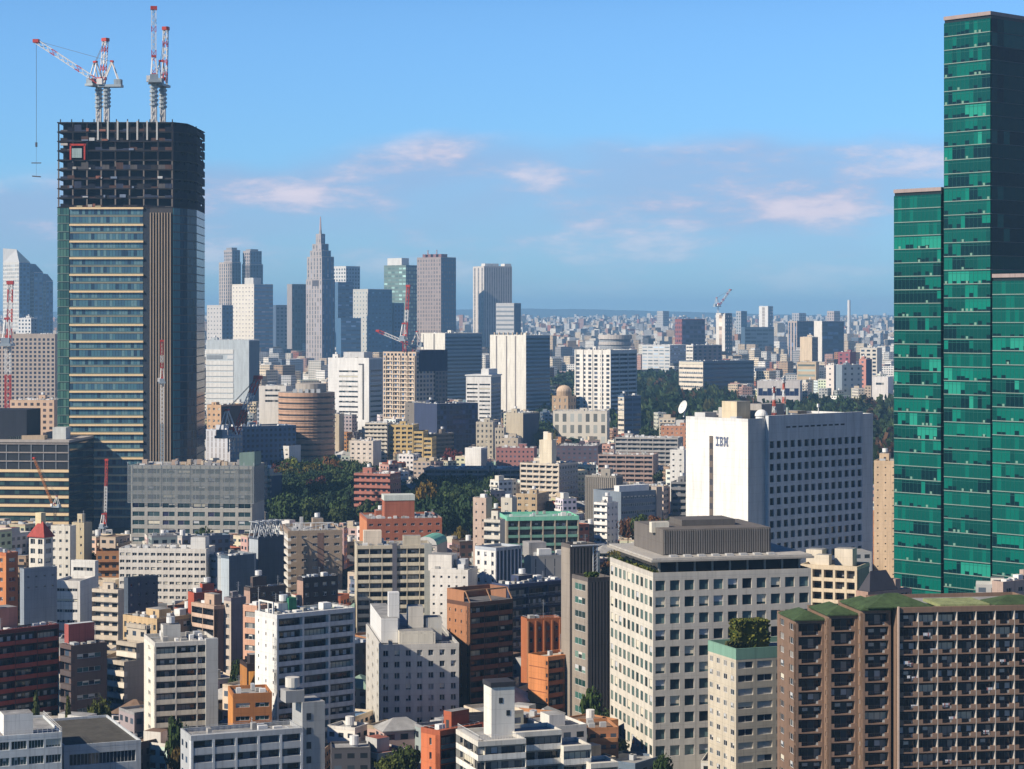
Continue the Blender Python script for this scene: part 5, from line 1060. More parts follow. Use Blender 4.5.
for i in range(5):
    b = MB(); b.box(-1.1, L_*i/4.6+.6, 10, -.02, L_*i/4.6+1.5, z_-3, M((.62,.50,.38))); b.build('pier', r_)
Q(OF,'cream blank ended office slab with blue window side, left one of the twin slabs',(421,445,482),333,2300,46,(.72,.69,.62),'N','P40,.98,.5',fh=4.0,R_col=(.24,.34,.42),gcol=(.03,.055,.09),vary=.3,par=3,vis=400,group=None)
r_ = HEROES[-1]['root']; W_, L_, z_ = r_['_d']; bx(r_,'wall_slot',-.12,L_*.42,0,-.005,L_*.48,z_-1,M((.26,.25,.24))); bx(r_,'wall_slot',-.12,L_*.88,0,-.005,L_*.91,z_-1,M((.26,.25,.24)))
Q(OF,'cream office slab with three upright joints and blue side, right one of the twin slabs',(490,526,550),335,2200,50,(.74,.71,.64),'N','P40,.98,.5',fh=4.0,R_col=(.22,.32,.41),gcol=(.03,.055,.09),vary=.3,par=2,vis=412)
r_ = HEROES[-1]['root']; W_, L_, z_ = r_['_d']
for t in (.27,.52,.8): bx(r_,'wall_slot',-.12,L_*t,0,-.005,L_*t+1.6,z_-1,M((.22,.20,.20)))
for i in range(8): bx(r_,'roof_post',.5,L_*i/8,z_,2,L_*i/8+1.2,z_+2.5,M((.6,.5,.4)))
Q(AP,'white apartment tower with bold black floor stripes and a roof cube',(466,491,501),376,1900,74,(.80,.79,.77),'G-2,.86,.40,.9,4','P3,.6,.5',fh=3.6,par=5.5,roof='none',R_col=(.30,.34,.40),vis=420,rdrop=1,L_gw=(5,1,0,0,5))
r_ = HEROES[-1]['root']; W_, L_, z_ = r_['_d']; bx(r_,'roof_cube',2,L_*.12,z_-1,W_-2,L_*.42,z_+6,WHITEM); bx(r_,'roof_slab',-.8,-.8,z_+.05,W_+.8,L_+.8,z_+1.0,WHITEM)
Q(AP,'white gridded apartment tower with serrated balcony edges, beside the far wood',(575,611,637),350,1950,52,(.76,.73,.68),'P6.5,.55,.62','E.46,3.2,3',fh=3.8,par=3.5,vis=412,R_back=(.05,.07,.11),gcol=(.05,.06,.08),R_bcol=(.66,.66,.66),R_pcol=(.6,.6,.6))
r_ = HEROES[-1]['root']; W_, L_, z_ = r_['_d']
for t in (.0,.24,.5,.76,.97): bx(r_,'pier',-.7,L_*t,0,-.01,L_*t+1.2,z_,M((.80,.77,.72)))
Q(OF,'white striped podium building at the foot of the white gridded tower',(553,607,612),411,1750,83,(.72,.67,.58),'P6,.5,.72','N',fh=9,W=26,vis=440,gcol=(.18,.19,.18))
Q(OF,'blue striped mid rise with bright cream floor edges, right of the white gridded tower',(618,624,641),396,1720,36,(.10,.16,.26),'R-1,.96,.45','P9,.9,.5',fh=4.0,L_col=(.72,.64,.52),gcol=(.02,.05,.10),vary=.2,vis=436)
Q(OF,'beige office slab with a dense window grid at the left edge',(-20,55,58),334,1900,84,(.44,.37,.32),'P3.9,.55,.6','N',fh=3.6,W=40,gcol=(.03,.035,.06),vary=.2,vis=392,par=3)
Q(OF,'peach coloured block with square windows, under the beige grid slab',(10,54,57),400,1560,83,(.66,.46,.32),'P4.4,.5,.5','N',fh=4.2,W=30,gcol=(.08,.06,.06),vis=420,dens=2)
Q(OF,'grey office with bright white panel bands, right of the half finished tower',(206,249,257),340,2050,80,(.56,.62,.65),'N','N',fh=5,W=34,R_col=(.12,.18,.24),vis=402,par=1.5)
r_ = HEROES[-1]['root']; W_, L_, z_ = r_['_d']
for k in range(13):
    if k in (1,): bx(r_,'panel',-.3,L_*.62,z_-12.5-k*5.2,-.01,L_*.98,z_-9-k*5.2,M((.3,.33,.36))); bx(r_,'panel',-.3,L_*.36,z_-12.5-k*5.2,-.01,L_*.5,z_-9-k*5.2,WHITEM)
    else: bx(r_,'panel',-.35,L_*.36,z_-13-k*5.2,-.01,L_*1.0,z_-8.9-k*5.2,M((.82,.81,.77)))
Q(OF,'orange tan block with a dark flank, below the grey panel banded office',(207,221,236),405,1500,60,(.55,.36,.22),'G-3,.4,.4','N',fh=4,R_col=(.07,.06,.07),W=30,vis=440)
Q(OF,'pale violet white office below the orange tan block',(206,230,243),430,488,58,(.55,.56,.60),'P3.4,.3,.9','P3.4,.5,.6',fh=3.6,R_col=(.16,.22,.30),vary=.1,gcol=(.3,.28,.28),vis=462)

# ------------------------------------------------------------------ far skyscrapers
def S(label, px, yt, D, a, c, sl, sr, **o):
    o.setdefault('fh', 7.5); o.setdefault('par', 3); o.setdefault('clutter', 0); o.setdefault('rear', M(c)); return Q(SK, label, px, yt, D, a, c, sl, sr, **o)
SHADE_BLUE = (.06,.13,.23)  # blue shade of the right faces, put into the far towers' R_col tones
for lab, px, yt, D, pk in (('slim white stone tower with a glassy gabled top, tallest of three at far left',(3,19,30),262,4300,26),('middle stepped glass tower, right of the slim white gabled tower',(28,34,43),272,4330,16),('lowest of the three stepped far towers, beside the half finished tower',(42,46,53),281,4360,14)):
    r_ = S(lab, px, yt, D, 38, (.60,.58,.54), 'P9,.4,.6', 'P9,.6,.6', R_col=(.10,.20,.32), gcol=(.08,.12,.16), vis=334); W_, L_, z_ = r_['_d']
    b = MB(); m1, m2 = M((.5,.5,.5)), GL((.10,.15,.2),.2); A, B_, C_, D_ = (0,0,z_),(W_,0,z_),(W_,L_,z_),(0,L_,z_); b.face([A,B_,(W_/2,L_/2,z_+pk)], m2); b.face([B_,C_,(W_/2,L_/2,z_+pk)], m2); b.face([C_,D_,(0,L_,z_+pk*1.1),(W_/2,L_/2,z_+pk)], m1); b.face([D_,A,(W_/2,L_/2,z_+pk),(0,L_,z_+pk*1.1)], m1); b.build('glass_roof', r_)
Q(OF,'low white tower block at the foot of the slim white gabled tower',(18,31,37),318,3000,60,(.62,.62,.62),'P6,.5,.5','P6,.5,.5',fh=5,R_col=(.2,.27,.34),vis=334)
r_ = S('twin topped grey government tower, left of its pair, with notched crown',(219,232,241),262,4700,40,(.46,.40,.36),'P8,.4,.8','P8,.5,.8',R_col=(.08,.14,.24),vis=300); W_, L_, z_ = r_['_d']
vol(r_, W_*.9, L_*.62, z_+26, dict(col=(.40,.36,.35), fh=7, par=3, clutter=0, R_col=(.07,.13,.22)), 'P8,.5,.7', 'P8,.5,.7', off=(0,0)); bx(r_,'crown_block',W_*.1,L_*.1,z_+26,W_*.7,L_*.5,z_+31,M((.3,.3,.32)))
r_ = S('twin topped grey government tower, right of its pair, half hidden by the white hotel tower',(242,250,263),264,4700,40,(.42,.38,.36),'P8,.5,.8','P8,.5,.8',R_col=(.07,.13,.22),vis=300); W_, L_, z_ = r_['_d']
vol(r_, W_*.9, L_*.9, z_+28, dict(col=(.40,.36,.35), fh=7, par=3, clutter=0, R_col=(.07,.13,.22)), 'P8,.5,.7', 'P8,.5,.7', off=(0,0)); bx(r_,'crown_block',W_*.1,L_*.1,z_+28,W_*.7,L_*.7,z_+32,M((.3,.3,.32)))
S('white hotel tower with pale ribs in front of the twin topped government towers',(232,254,273),284,4100,50,(.72,.67,.58),'P9,.35,.3','P9,.9,.35',R_col=(.20,.29,.40),gcol=(.3,.28,.3),vary=.2,vis=338); W_, L_, z_ = HEROES[-1]['root']['_d']; bx(HEROES[-1]['root'],'penthouse',W_*.2,L_*.2,z_-2,W_*.6,L_*.6,z_+12,M('pale'))
S('pale grey block with a top window row, left of the white hotel tower',(207,222,233),305,4000,48,(.52,.50,.48),'P9,.3,.25','P9,.5,.5',R_col=SHADE_BLUE,vis=338)
S('dark blue low slab, right of the white hotel tower',(273,276,288),305,4400,20,(.09,.13,.20),'N','P9,.6,.5',vis=335)
S('narrow charcoal slab with a greenish edge, left of the slender spire tower',(287,292,306),284,4300,28,(.32,.30,.30),'N','P7,.6,.7',R_col=(.06,.09,.12),gcol=(.03,.06,.08),vis=335)
# slender spire tower
r_ = S('slender stepped stone tower with a telescoping pointed spire',(306,322,335),279,3900,42,(.39,.35,.335),'P8,.35,.8','P8,.35,.8',R_col=(.06,.13,.24),gcol=(.12,.12,.14),vis=358,ref='the slender spire tower'); W_, L_, z_ = r_['_d']; k_ = 3900/FPX
oo = dict(col=(.39,.35,.335), fh=7, par=2, clutter=0, R_col=(.06,.13,.24), gcol=(.12,.12,.14))
for i, (ins, h) in enumerate(((.035,40),(.14,51),(.22,63),(.34,81))): vol(r_, W_*(1-2*ins), L_*(1-2*ins), z_+h, oo, 'P8,.35,.8', 'P8,.35,.8', z0=z_-4, off=(W_*ins, L_*ins))
b = MB(); b.cyl(W_/2,L_/2,z_+80,z_+88,W_*.10,M((.36,.34,.34)),10,W_*.07); b.cyl(W_/2,L_/2,z_+88,z_+112,1.9,M((.55,.4,.38)),8,.8); b.build('spire', r_)
bx(r_,'clock_panel',-.5,L_*.2,z_-12,-.02,L_*.6,z_-2,M((.10,.10,.12)))
S('white crowned far tower behind the blue glass slabs',(333,346,360),266,4500,45,(.62,.62,.60),'P8,.5,.5','P8,.5,.5',R_col=(.22,.32,.42),vis=290)
S('grey blue slab right against the slender spire tower',(334,338,353),282,4200,26,(.08,.16,.27),'N','P9,.9,.4',gcol=(.10,.14,.2),vis=330)
S('blue low slab with a lower step, right of the slender spire tower',(336,341,361),318,3850,24,(.07,.15,.26),'N','P9,.9,.4',vis=352,gcol=(.09,.13,.19))
S('pale edged blue glass slab, below the green glass tower with a white cap',(353,368,392),289,4000,45,(.50,.50,.47),'P9,.25,.35','P9,.5,.35',R_col=(.08,.18,.28),gcol=(.08,.14,.19),vis=352)
S('green glass tower with a white roof cap in the far cluster',(384,406,418),265,4300,52,(.16,.22,.20),'P9,.8,.5','P8,.7,.6',gcol=(.15,.24,.22),R_col=(.05,.10,.16),vis=335); W_, L_, z_ = HEROES[-1]['root']['_d']; bx(HEROES[-1]['root'],'penthouse',W_*.1,L_*.25,z_-2,W_*.7,L_*.9,z_+14,M((.68,.68,.66)))
S('low gable topped blue block, in front of the green glass tower with a white cap',(391,394,404),303,4050,20,(.07,.15,.26),'N','P6,.5,.5',vis=345)
S('square taupe tower with blue shaded flank and roof masts',(417,441,456),257,4200,50,(.34,.28,.26),'P7,.5,.6','P7,.3,.6',R_col=(.07,.13,.21),gcol=(.16,.14,.14),vary=.2,vis=330)
r_ = HEROES[-1]['root']; W_, L_, z_ = r_['_d']
for x, y in ((.2,.3),(.25,.7)): redmast(r_, (W_*x, L_*y, z_-2), 16, 'aerial_mast').scale = (2.2,2.2,1)
for i in range(4): bx(r_,'cooling_unit',W_*.1,L_*(.05+.22*i),z_-2,W_*.5,L_*(.17+.22*i),z_+6,M((.25,.12,.12)))
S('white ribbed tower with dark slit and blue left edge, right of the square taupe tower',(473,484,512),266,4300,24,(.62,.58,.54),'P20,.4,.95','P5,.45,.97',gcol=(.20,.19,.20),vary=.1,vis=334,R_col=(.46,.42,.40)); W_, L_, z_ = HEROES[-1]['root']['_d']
for i, t in enumerate((.05,.3,.75)): bx(HEROES[-1]['root'],'penthouse',W_*t,2,z_-2,W_*t+14,20,z_+5,M((.75,.72,.68)))
S('small grey banded tower in front of the white ribbed tower',(496,514,521),303,3700,66,(.50,.50,.50),'P30,.98,.4','N',R_col=(.09,.16,.24),gcol=(.2,.22,.25),vary=.1,vis=334)
# far right
S('distant pair of pale grey towers on the horizon',(657,663,669),311,7000,45,(.42,.42,.42),'P9,.3,.5','P9,.3,.5',vis=326)
S('maroon and navy slab block on the right skyline',(675,682,705),319,3700,22,(.26,.10,.10),'P6,.5,.5','P7,.8,.6',R_col=(.05,.06,.12),gcol=(.03,.04,.08),vis=345)
S('white and navy slab beneath the tiny far crane',(716,725,732),313,4200,50,(.74,.70,.64),'P22,.3,.97','P9,.5,.5',R_col=(.06,.10,.16),gcol=(.5,.4,.33),vis=338)
S('slim grey pair of towers between white and navy slab and bright white tower',(736,741,747),311,5600,45,(.40,.42,.44),'P9,.4,.6','P9,.5,.5',R_col=SHADE_BLUE,vis=328)
S('bright white small tower on the right skyline',(759,768,773),306,5400,58,(.78,.76,.72),'P22,.3,.9','P9,.5,.5',R_col=(.2,.27,.33),gcol=(.5,.45,.4),vis=326)
S('wide navy slab low on the skyline, below the bright white small tower',(741,745,774),327,4400,14,(.07,.12,.19),'N','P12,.9,.5',vis=340)
S('ribbed brown edged block with a navy face, left of the white and navy cube pair',(788,797,814),321,4100,30,(.45,.38,.34),'P9,.5,.97','P14,.9,.6',R_col=(.05,.08,.15),gcol=(.05,.08,.14),vis=336)
S('white and navy cube pair on the right skyline',(814,822,844),321,3900,28,(.74,.70,.64),'N','P14,.9,.6',R_col=(.07,.11,.18),gcol=(.06,.1,.16),vis=345)
S('far grey tan tower behind the white and navy cube pair',(827,834,840),311,6000,45,(.46,.40,.38),'P9,.4,.6','P9,.4,.6',vis=324)
S('far grey pair left of the far grey tan tower',(792,799,806),313,6600,45,(.40,.40,.42),'P9,.4,.6','P9,.4,.6',vis=324)
b = MB(); D = 6200; b.cyl(0,0,0,PZ(300,D)-ground_z(D),5.2,M((.75,.73,.70)),14,4.2); q = b.build('chimney', None, (PX(849,D),D,ground_z(D))); tag(q,'tall slim white chimney on the right horizon','chimney')
Q(OF,'cream cube office with a dark notch, on the right beyond the far wood',(800,812,818),337,3000,60,(.70,.56,.40),'N','P8,.4,.4',fh=6,vis=352,R_col=(.2,.2,.22))
Q(OF,'long blue office with a bright striped cream end, in the far wood',(679,703,754),361,2500,40,(.14,.20,.27),'R-1,.98,.42','P60,.99,.45',fh=5.2,L_col=(.76,.68,.56),gcol=(.04,.08,.12),vary=.2,vis=384)
Q(OF,'long white school block with a bright end, left of the maroon and navy slab',(642,670,688),345,3300,66,(.66,.66,.64),'P9,.8,.35','P9,.8,.4',fh=5,R_col=(.3,.36,.42),gcol=(.22,.28,.34),vis=354)
Q(OF,'white striped mid rise behind the long blue office',(686,693,722),345,3100,30,(.74,.70,.64),'R-1,.9,.4','P10,.5,.6',fh=5,R_col=(.30,.24,.25),vis=358)
Q('hall','low hall with a white frame and navy front, beyond the big white office block',(757,800,804),381,2250,80,(.62,.58,.56),'R-1,.94,.6,.2,9,1','N',fh=13,par=2.5,W=50,cat='hall',glass=[GL((.02,.03,.09))],gw=(1,),vis=394)
Q(OF,'low grey block with a cream top, right of the far wood',(797,816,820),362,2600,75,(.62,.48,.32),'P30,.9,.4','N',fh=6,W=30,gcol=(.2,.24,.22),vis=375)
Q(OF,'grey blue block in shade, right of the low cream topped block',(836,842,862),365,2400,22,(.26,.31,.36),'N','P9,.3,.4',fh=6,vis=388)
Q(OF,'white building with a dark signboard stripe, beside the green glass tower',(872,888,893),377,2300,70,(.80,.76,.72),'G-1,.5,.3,.6,3,1','N',fh=8,vis=390,dens=2)
Q(OF,'cream lattice fronted block beside the green glass tower',(860,877,882),348,2800,70,(.70,.64,.55),'P7,.6,.5','N',fh=5,vis=362,dens=2)
Q(OF,'salmon brick tower with a white chimney strip, left of the white signboard building',(859,866,872),359,2500,55,(.55,.25,.20),'P8,.3,.4','N',fh=5,R_col=(.06,.08,.16),vis=378)
Q(OF,'maroon office front beyond the low grey cream topped block',(838,850,856),352,2700,60,(.30,.10,.12),'P8,.4,.4','N',fh=5,vis=364)
Q(OF,'white tall house pair in the far field, left of the grey blue block',(826,834,842),365,2420,60,(.80,.72,.66),'P10,.2,.3','N',fh=6,vis=380)
def arena():
    D = 3100.0; X = PX(616, D); r = 17*D/FPX; g = ground_z(D); zt = PZ(335, D)-g; root = empty(OF, (X, D+r, g)); tag(root, 'round pale drum hall behind the white gridded tower', 'hall')
    b = MB(); b.cyl(0,0,0,zt-6,r*.92,M((.30,.32,.34)),36); b.build('wall', root); b = MB(); b.cyl(0,0,zt-6,zt,r,M((.55,.50,.46)),36); b.build('roof_ring', root); b = MB(); b.cyl(0,0,zt-14,zt-10,r*.98,M((.50,.46,.43)),36); b.build('gallery_ring', root)
    HEROES.append(dict(root=root, X=X-r, D=D, a=0.0, W=2*r, L=2*r, z=zt+g, px=(599,634), yt=335, yv=352, ref='the round drum hall', g=g))
arena()
Q('house','domed sandstone hall in the trees, left of the white gridded tower',(552,568,576),396,1950,62,(.46,.33,.22),'G-3,.3,.5','P5,.3,.5',fh=6,roof='none',vis=392)
r_ = HEROES[-1]['root']; W_, L_, z_ = r_['_d']; b = MB(); rr_ = min(W_, L_)*.42
for i in range(6):
    t0, t1 = math.pi/2*i/6, math.pi/2*(i+1)/6; b.cyl(W_/2,L_/2,z_+4+rr_*.8*math.sin(t0),z_+4+rr_*.8*math.sin(t1),rr_*math.cos(t0),M((.62,.47,.34)),18,rr_*math.cos(t1)+.01)
b.cyl(W_/2,L_/2,z_-1,z_+4,rr_,M((.46,.33,.22)),18); b.build('dome', r_)
Q('house','small pink house in the far wood',(625,632,636),375,2600,45,(.50,.26,.18),'P6,.3,.4','N',fh=4,vis=381)
# ------------------------------------------------------------------ trees
LEAF = {}
def leafmat(c):
    if c in LEAF: return LEAF[c]
    m, t, p = newmat('foliage'); g = t.nodes.new('ShaderNodeNewGeometry'); mr = t.nodes.new('ShaderNodeMapRange'); mr.inputs['To Min'].default_value = .55; mr.inputs['To Max'].default_value = 1.55
    t.links.new(g.outputs['Random Per Island'], mr.inputs[0]); v = t.nodes.new('ShaderNodeVectorMath'); v.operation = 'SCALE'; v.inputs[0].default_value = c; t.links.new(mr.outputs[0], v.inputs['Scale']); t.links.new(v.outputs[0], p.inputs['Base Color'])
    p.inputs['Roughness'].default_value = .8; p.inputs['Specular IOR Level'].default_value = .15; LEAF[c] = m; return m
BARK = M((.08,.055,.04), .9, .1, .2)
def crown_data(seed, n, s, ry=1.0, conic=False):
    q = random.Random(seed); lobes = []
    if conic:
        for i in range(9): h = .15+.85*i/9; lobes.append((0,0,h,(1-h)*.42+.05))
    else:
        for i in range(14): a = q.uniform(0,6.28); rr = q.uniform(.15,.62); lobes.append((rr*math.cos(a), rr*math.sin(a), .48+q.uniform(-.22,.34)*(1.05-rr), q.uniform(.20,.36)))
        lobes.append((0,0,.62,.45))
    pts = []
    for _ in range(n):
        x, y, z, r = q.choice(lobes); d = Vector((q.gauss(0,1), q.gauss(0,1), q.gauss(0,1)+.25)).normalized(); k = r*q.uniform(.62,1.06); c = Vector((x,y,z)) + Vector((d.x*k, d.y*k, d.z*k*.8))
        u = (d.orthogonal().normalized() + Vector((q.gauss(0,.5),q.gauss(0,.5),q.gauss(0,.5)))).normalized(); v = d.cross(u).normalized(); v = (v + d*q.gauss(0,.45)).normalized(); e = s*q.uniform(.6,1.3)
        pts.append((c, u*e, v*e*q.uniform(.6,1)))
    return pts
CROWNS = {}
def crown_mesh(k, c, conic=False):
    key = (k, c, conic)
    if key not in CROWNS:
        vs, fs = [], []
        for cc, u, v in crown_data(k, 900, .075, 1, conic):
            i = len(vs); vs += [cc+u, cc+v, cc-u, cc-v]; fs.append((i,i+1,i+2,i+3))
        me = bpy.data.meshes.new('crown'); me.from_pydata([tuple(v) for v in vs], [], fs); me.materials.append(leafmat(c)); CROWNS[key] = me
    return CROWNS[key]
def trunk_mesh():
    b = MB(); b.bar((0,0,0),(0,0,.34),.035,BARK,7,.026); b.bar((0,0,.32),(.16,.05,.6),.024,BARK,5,.01); b.bar((0,0,.3),(-.15,.09,.58),.024,BARK,5,.01); b.bar((0,0,.33),(.02,-.14,.62),.022,BARK,5,.01); return b.mesh('trunk')
TRUNK = trunk_mesh()
GREENS = [(.026,.050,.019), (.036,.062,.020), (.021,.042,.024), (.048,.068,.022)]; AUT = [(.10,.035,.022), (.13,.06,.02), (.12,.10,.02), (.075,.024,.022)]
TREES = []
def tree(label, x, y, z, r, h, c, conic=False, group=None, k=None):
    t = empty('conifer' if conic else 'tree', (x, y, z), rnd.uniform(0, 6.28)); tag(t, label, 'tree', group); t.scale = (r, r, h)
    k = rnd.randrange(4) if k is None else k
    put('trunk', TRUNK, t); put('crown', crown_mesh(k, c, conic), t); TREES.append((x, y, r)); return t
def park(poly, dmin, dmax, step, r0, h0, label_g, label_a, grp, aut=.12):
    for D in np.arange(dmin, dmax, step):
        x = PX(poly[0], D) + rnd.uniform(0, step*.6)
        while x < PX(poly[1], D):
            yy = D + rnd.uniform(-.3,.3)*step; r = r0*rnd.uniform(.8,1.25); h = h0*rnd.uniform(.8,1.2)
            if not blocked(x, yy, r*.35):
                if rnd.random() < aut: tree(label_a, x, yy, ground_z(yy), r, h, rnd.choice(AUT), group=grp + ' in autumn red and brown')
                else: tree(label_g, x, yy, ground_z(yy), r, h, rnd.choice(GREENS), group=grp)
            x += step*rnd.uniform(.8,1.2)
def blocked(x, y, r):
    for h in HEROES:
        dx, dy = x-h['X'], y-h['D']; c, s_ = math.cos(h['a']), math.sin(h['a']); u, v = dx*c+dy*s_, -dx*s_+dy*c
        if -r < u < h['W']+r and -r < v < h['L']+r: return True
    return False
park((283,374), 1150, 1500, 13.5, 10.0, 17, 'dark green broadleaf tree in the dense hill wood behind the netted block', 'reddish brown tree among the dense hill wood behind the netted block', 'trees of the hill wood', .05)
park((418,494), 1100, 1330, 13, 9.5, 20, 'very dark evergreen tree in the shaded grove below the long low mauve block', 'rusty tree at the rim of the shaded grove below the long low mauve block', 'trees of the shaded grove', .05)
park((372,420), 1120, 1330, 17, 8.5, 15, 'green garden tree around the old rosy red villa', 'red leaved tree around the old rosy red villa', 'trees round the villa', .25)
park((252,330), 1400, 1560, 17, 9, 17, 'mixed green tree at the back of the hill wood below the rosy brick office', 'wine red tree at the back of the hill wood', 'trees at the back of the hill wood', .45)
park((605,668), 880, 960, 12, 6, 12, 'green street tree in front of the shaded ribbon office', 'autumn brown tree in front of the shaded ribbon office', 'trees by the ribbon office', .45)
park((64,100), 800, 900, 14, 7, 11, 'dark tree below the tan narrow block', 'brown tree below the tan narrow block', 'trees below the tan narrow block', .1)
def sp(label, px, yt, D, r, h=None, c=None, conic=False, z=0.0):
    ztop = PZ(yt, D); h = h or max(6, ztop - z); return tree(label, PX(px, D), D, max(z, ztop - h*1.0) if z == 0 else z, r, h, c or rnd.choice(GREENS), conic)
sp('young conifer before the dark red apartment block, first from the picture edge', 36, 690, 545, 4.5, 15, (.05,.065,.02), True)
sp('slim yellowish conifer before the gap beside the grey brown office', 68, 696, 548, 3.6, 13, (.065,.075,.02), True)
sp('rounded olive tree by the foot of the grey brown office', 99, 694, 540, 3.8, 11, (.07,.08,.018))
sp('dark green tree against the foot of the white thirteen storey slab', 176, 726, 520, 4.4, 17, (.035,.06,.018))
sp('brownish tree beside the foot of the white thirteen storey slab', 181, 742, 500, 3.6, 12, (.10,.07,.02))
sp('leafy tree at the foot of the slim dark grey slab', 592, 718, 580, 4.0, 14, (.045,.075,.018))
sp('yellow green bush row tree by the pale grey office block entrance', 616, 750, 545, 4.5, 7, (.10,.12,.025))
sp('small dark tree between the slim dark grey slab and the pale office', 603, 735, 570, 4.4, 10, (.03,.05,.016))
sp('green tree at the corner of the pale grey office block', 664, 757, 520, 3.4, 8, (.035,.06,.018))
sp('yellowing tree right of the shaded grove', 459, 565, 1010, 6, 16, (.13,.10,.02)); sp('bright yellow green tree in the hill wood', 292, 460, 1460, 11, 20, (.11,.13,.02)); sp('orange tinted tree left of the shaded grove', 426, 478, 1120, 7, 18, (.16,.10,.02))
sp('wine red tree below the plain taupe office', 452, 447, 1480, 10, 16, (.10,.025,.025)); sp('dark tree between long white window slab and netted block', 205, 525, 940, 6, 14, (.03,.05,.018))
sp('dark green tree behind the red roofed white house', 88, 548, 860, 7, 14, (.025,.04,.016)); sp('green tree in shadow left of the pale hotel', 240, 655, 610, 4, 14, (.03,.05,.016)); sp('low tree between the pale hotel and the small orange red block', 405, 742, 520, 5, 9, (.05,.07,.018)); sp('low bush tree left of the small orange red block', 392, 752, 510, 5, 7, (.06,.075,.018))
sp('dark tree at the end of the pinkish gallery block', 664, 468, 1350, 9, 14, (.025,.04,.018)); sp('tree before the orange brick block', 652, 425, 1700, 12, 18, (.03,.05,.018))

for i, (px_, yt_, D_) in enumerate(((58,596,800),(66,592,810),(75,598,790),(86,600,770),(97,603,770),(106,606,750))): sp('dark tree in the shaded yard under the low white strip', px_, yt_, D_, 6.5, 11, (.022,.036,.018))
for t_ in [o for o in col.objects if o.get('label') == 'dark tree in the shaded yard under the low white strip']: t_['group'] = 'trees in the shaded yard'
for i, (px_, yt_, D_, c_) in enumerate(((640,512,930,(.05,.075,.02)),(655,514,915,(.12,.05,.02)),(668,516,905,(.05,.07,.02)),(628,516,940,(.09,.04,.02)))): sp(['green tree','rusty red tree','olive green tree','brown tree'][i] + ' before the shaded ribbon office, rising behind the flat oversailing roof', px_, yt_, D_, 6.5, 12, c_)
# far wood: one mass
def wood(name, label, boxes, seed):
    q = random.Random(seed); mats = [leafmat(c) for c in GREENS + [(.075,.04,.022),(.06,.06,.02)]]; vs, fs, ms = [], [], []
    protos = [crown_data(k, 60, .26) for k in range(5)]
    for (xa, xb, da, db, st, hh) in boxes:
        for D in np.arange(da, db, st):
            x = PX(xa, D)
            while x < PX(xb, D):
                yy = D + q.uniform(-.4,.4)*st; r = st*q.uniform(.55,.9); h = hh*q.uniform(.7,1.3); g = ground_z(yy)
                if not blocked(x, yy, 2):
                    mi = q.choices(range(6), (4,4,4,3,1.3,1.2))[0]
                    for cc, u, v in q.choice(protos):
                        i = len(vs); f = lambda p: (x+p.x*r, yy+p.y*r, g+p.z*h)
                        vs += [f(cc+u), f(cc+v), f(cc-u), f(cc-v)]; fs.append((i,i+1,i+2,i+3)); ms.append(mi)
                x += st*q.uniform(.75,1.15)
    me = bpy.data.meshes.new(name); me.from_pydata(vs, [], fs)
    for m in mats: me.materials.append(m)
    me.polygons.foreach_set('material_index', ms); me.update(); o = put(name, me); o['kind'] = 'stuff'; o['label'] = label
wood('woodland', 'far off mixed autumn wood behind the big white office block', [(612,735,1850,3100,17,22), (735,905,1750,2350,16,20), (800,905,1200,1750,15,20), (548,580,1750,3000,20,17), (560,640,2600,3300,20,15), (756,790,2500,2900,20,14)], 4)

# ------------------------------------------------------------------ small fill buildings
PAL = [('white',(.76,.74,.70),7),('cream',(.68,.58,.44),6),('pale grey',(.52,.52,.51),5),('grey',(.34,.34,.35),3.2),('beige',(.52,.42,.31),4.5),('tan',(.42,.30,.20),2),('brick red',(.38,.13,.08),1.6),('orange brown',(.46,.22,.11),1.2),('dark brown',(.13,.08,.06),1.4),('slate blue',(.16,.21,.28),1.0),('charcoal',(.09,.09,.10),1.2),('rosy',(.46,.28,.23),1.5),('ivory',(.72,.68,.60),4)]
ROOFS = [('grey',(.36,.36,.36)),('dark',(.14,.14,.15)),('pale',(.52,.51,.49)),('greenish',(.26,.38,.31)),('reddish',(.34,.12,.09)),('blue',(.14,.24,.40)),('brown',(.22,.15,.11))]
ROOFW = (6,3,4,1.1,1.1,.8,1.2)
zb = np.full((769, 1024), 1e9)
def raster(px0, px1, y0, y1, D):
    a, b_, c, d = max(0,int(px0)), min(1024,int(px1)+1), max(0,int(y0)), min(769,int(y1)+1)
    if a >= b_ or c >= d: return 0
    s_ = zb[c:d, a:b_]; m = s_ > D; n = int(m.sum()); s_[m] = D; return n
for h in HEROES:
    h['ybp'] = HOR + (HC-h['g'])*FPX/h['D']; raster(h['px'][0], h['px'][1], h['yt'], h['ybp'], h['D'])
PARKS = [dict(D=1150, px=(270,384), yv=527), dict(D=1090, px=(416,494), yv=541)]
def hero_limit(px0, px1, D):
    """lowest row a roof may reach here without hiding what the photograph shows of the blocks behind"""
    y = 0
    for h in HEROES + PARKS:
        if h['D'] > D and h['px'][1] > px0 and h['px'][0] < px1: y = max(y, h['yv'])
    return y
q = random.Random(21); cand = []
D = 520.0
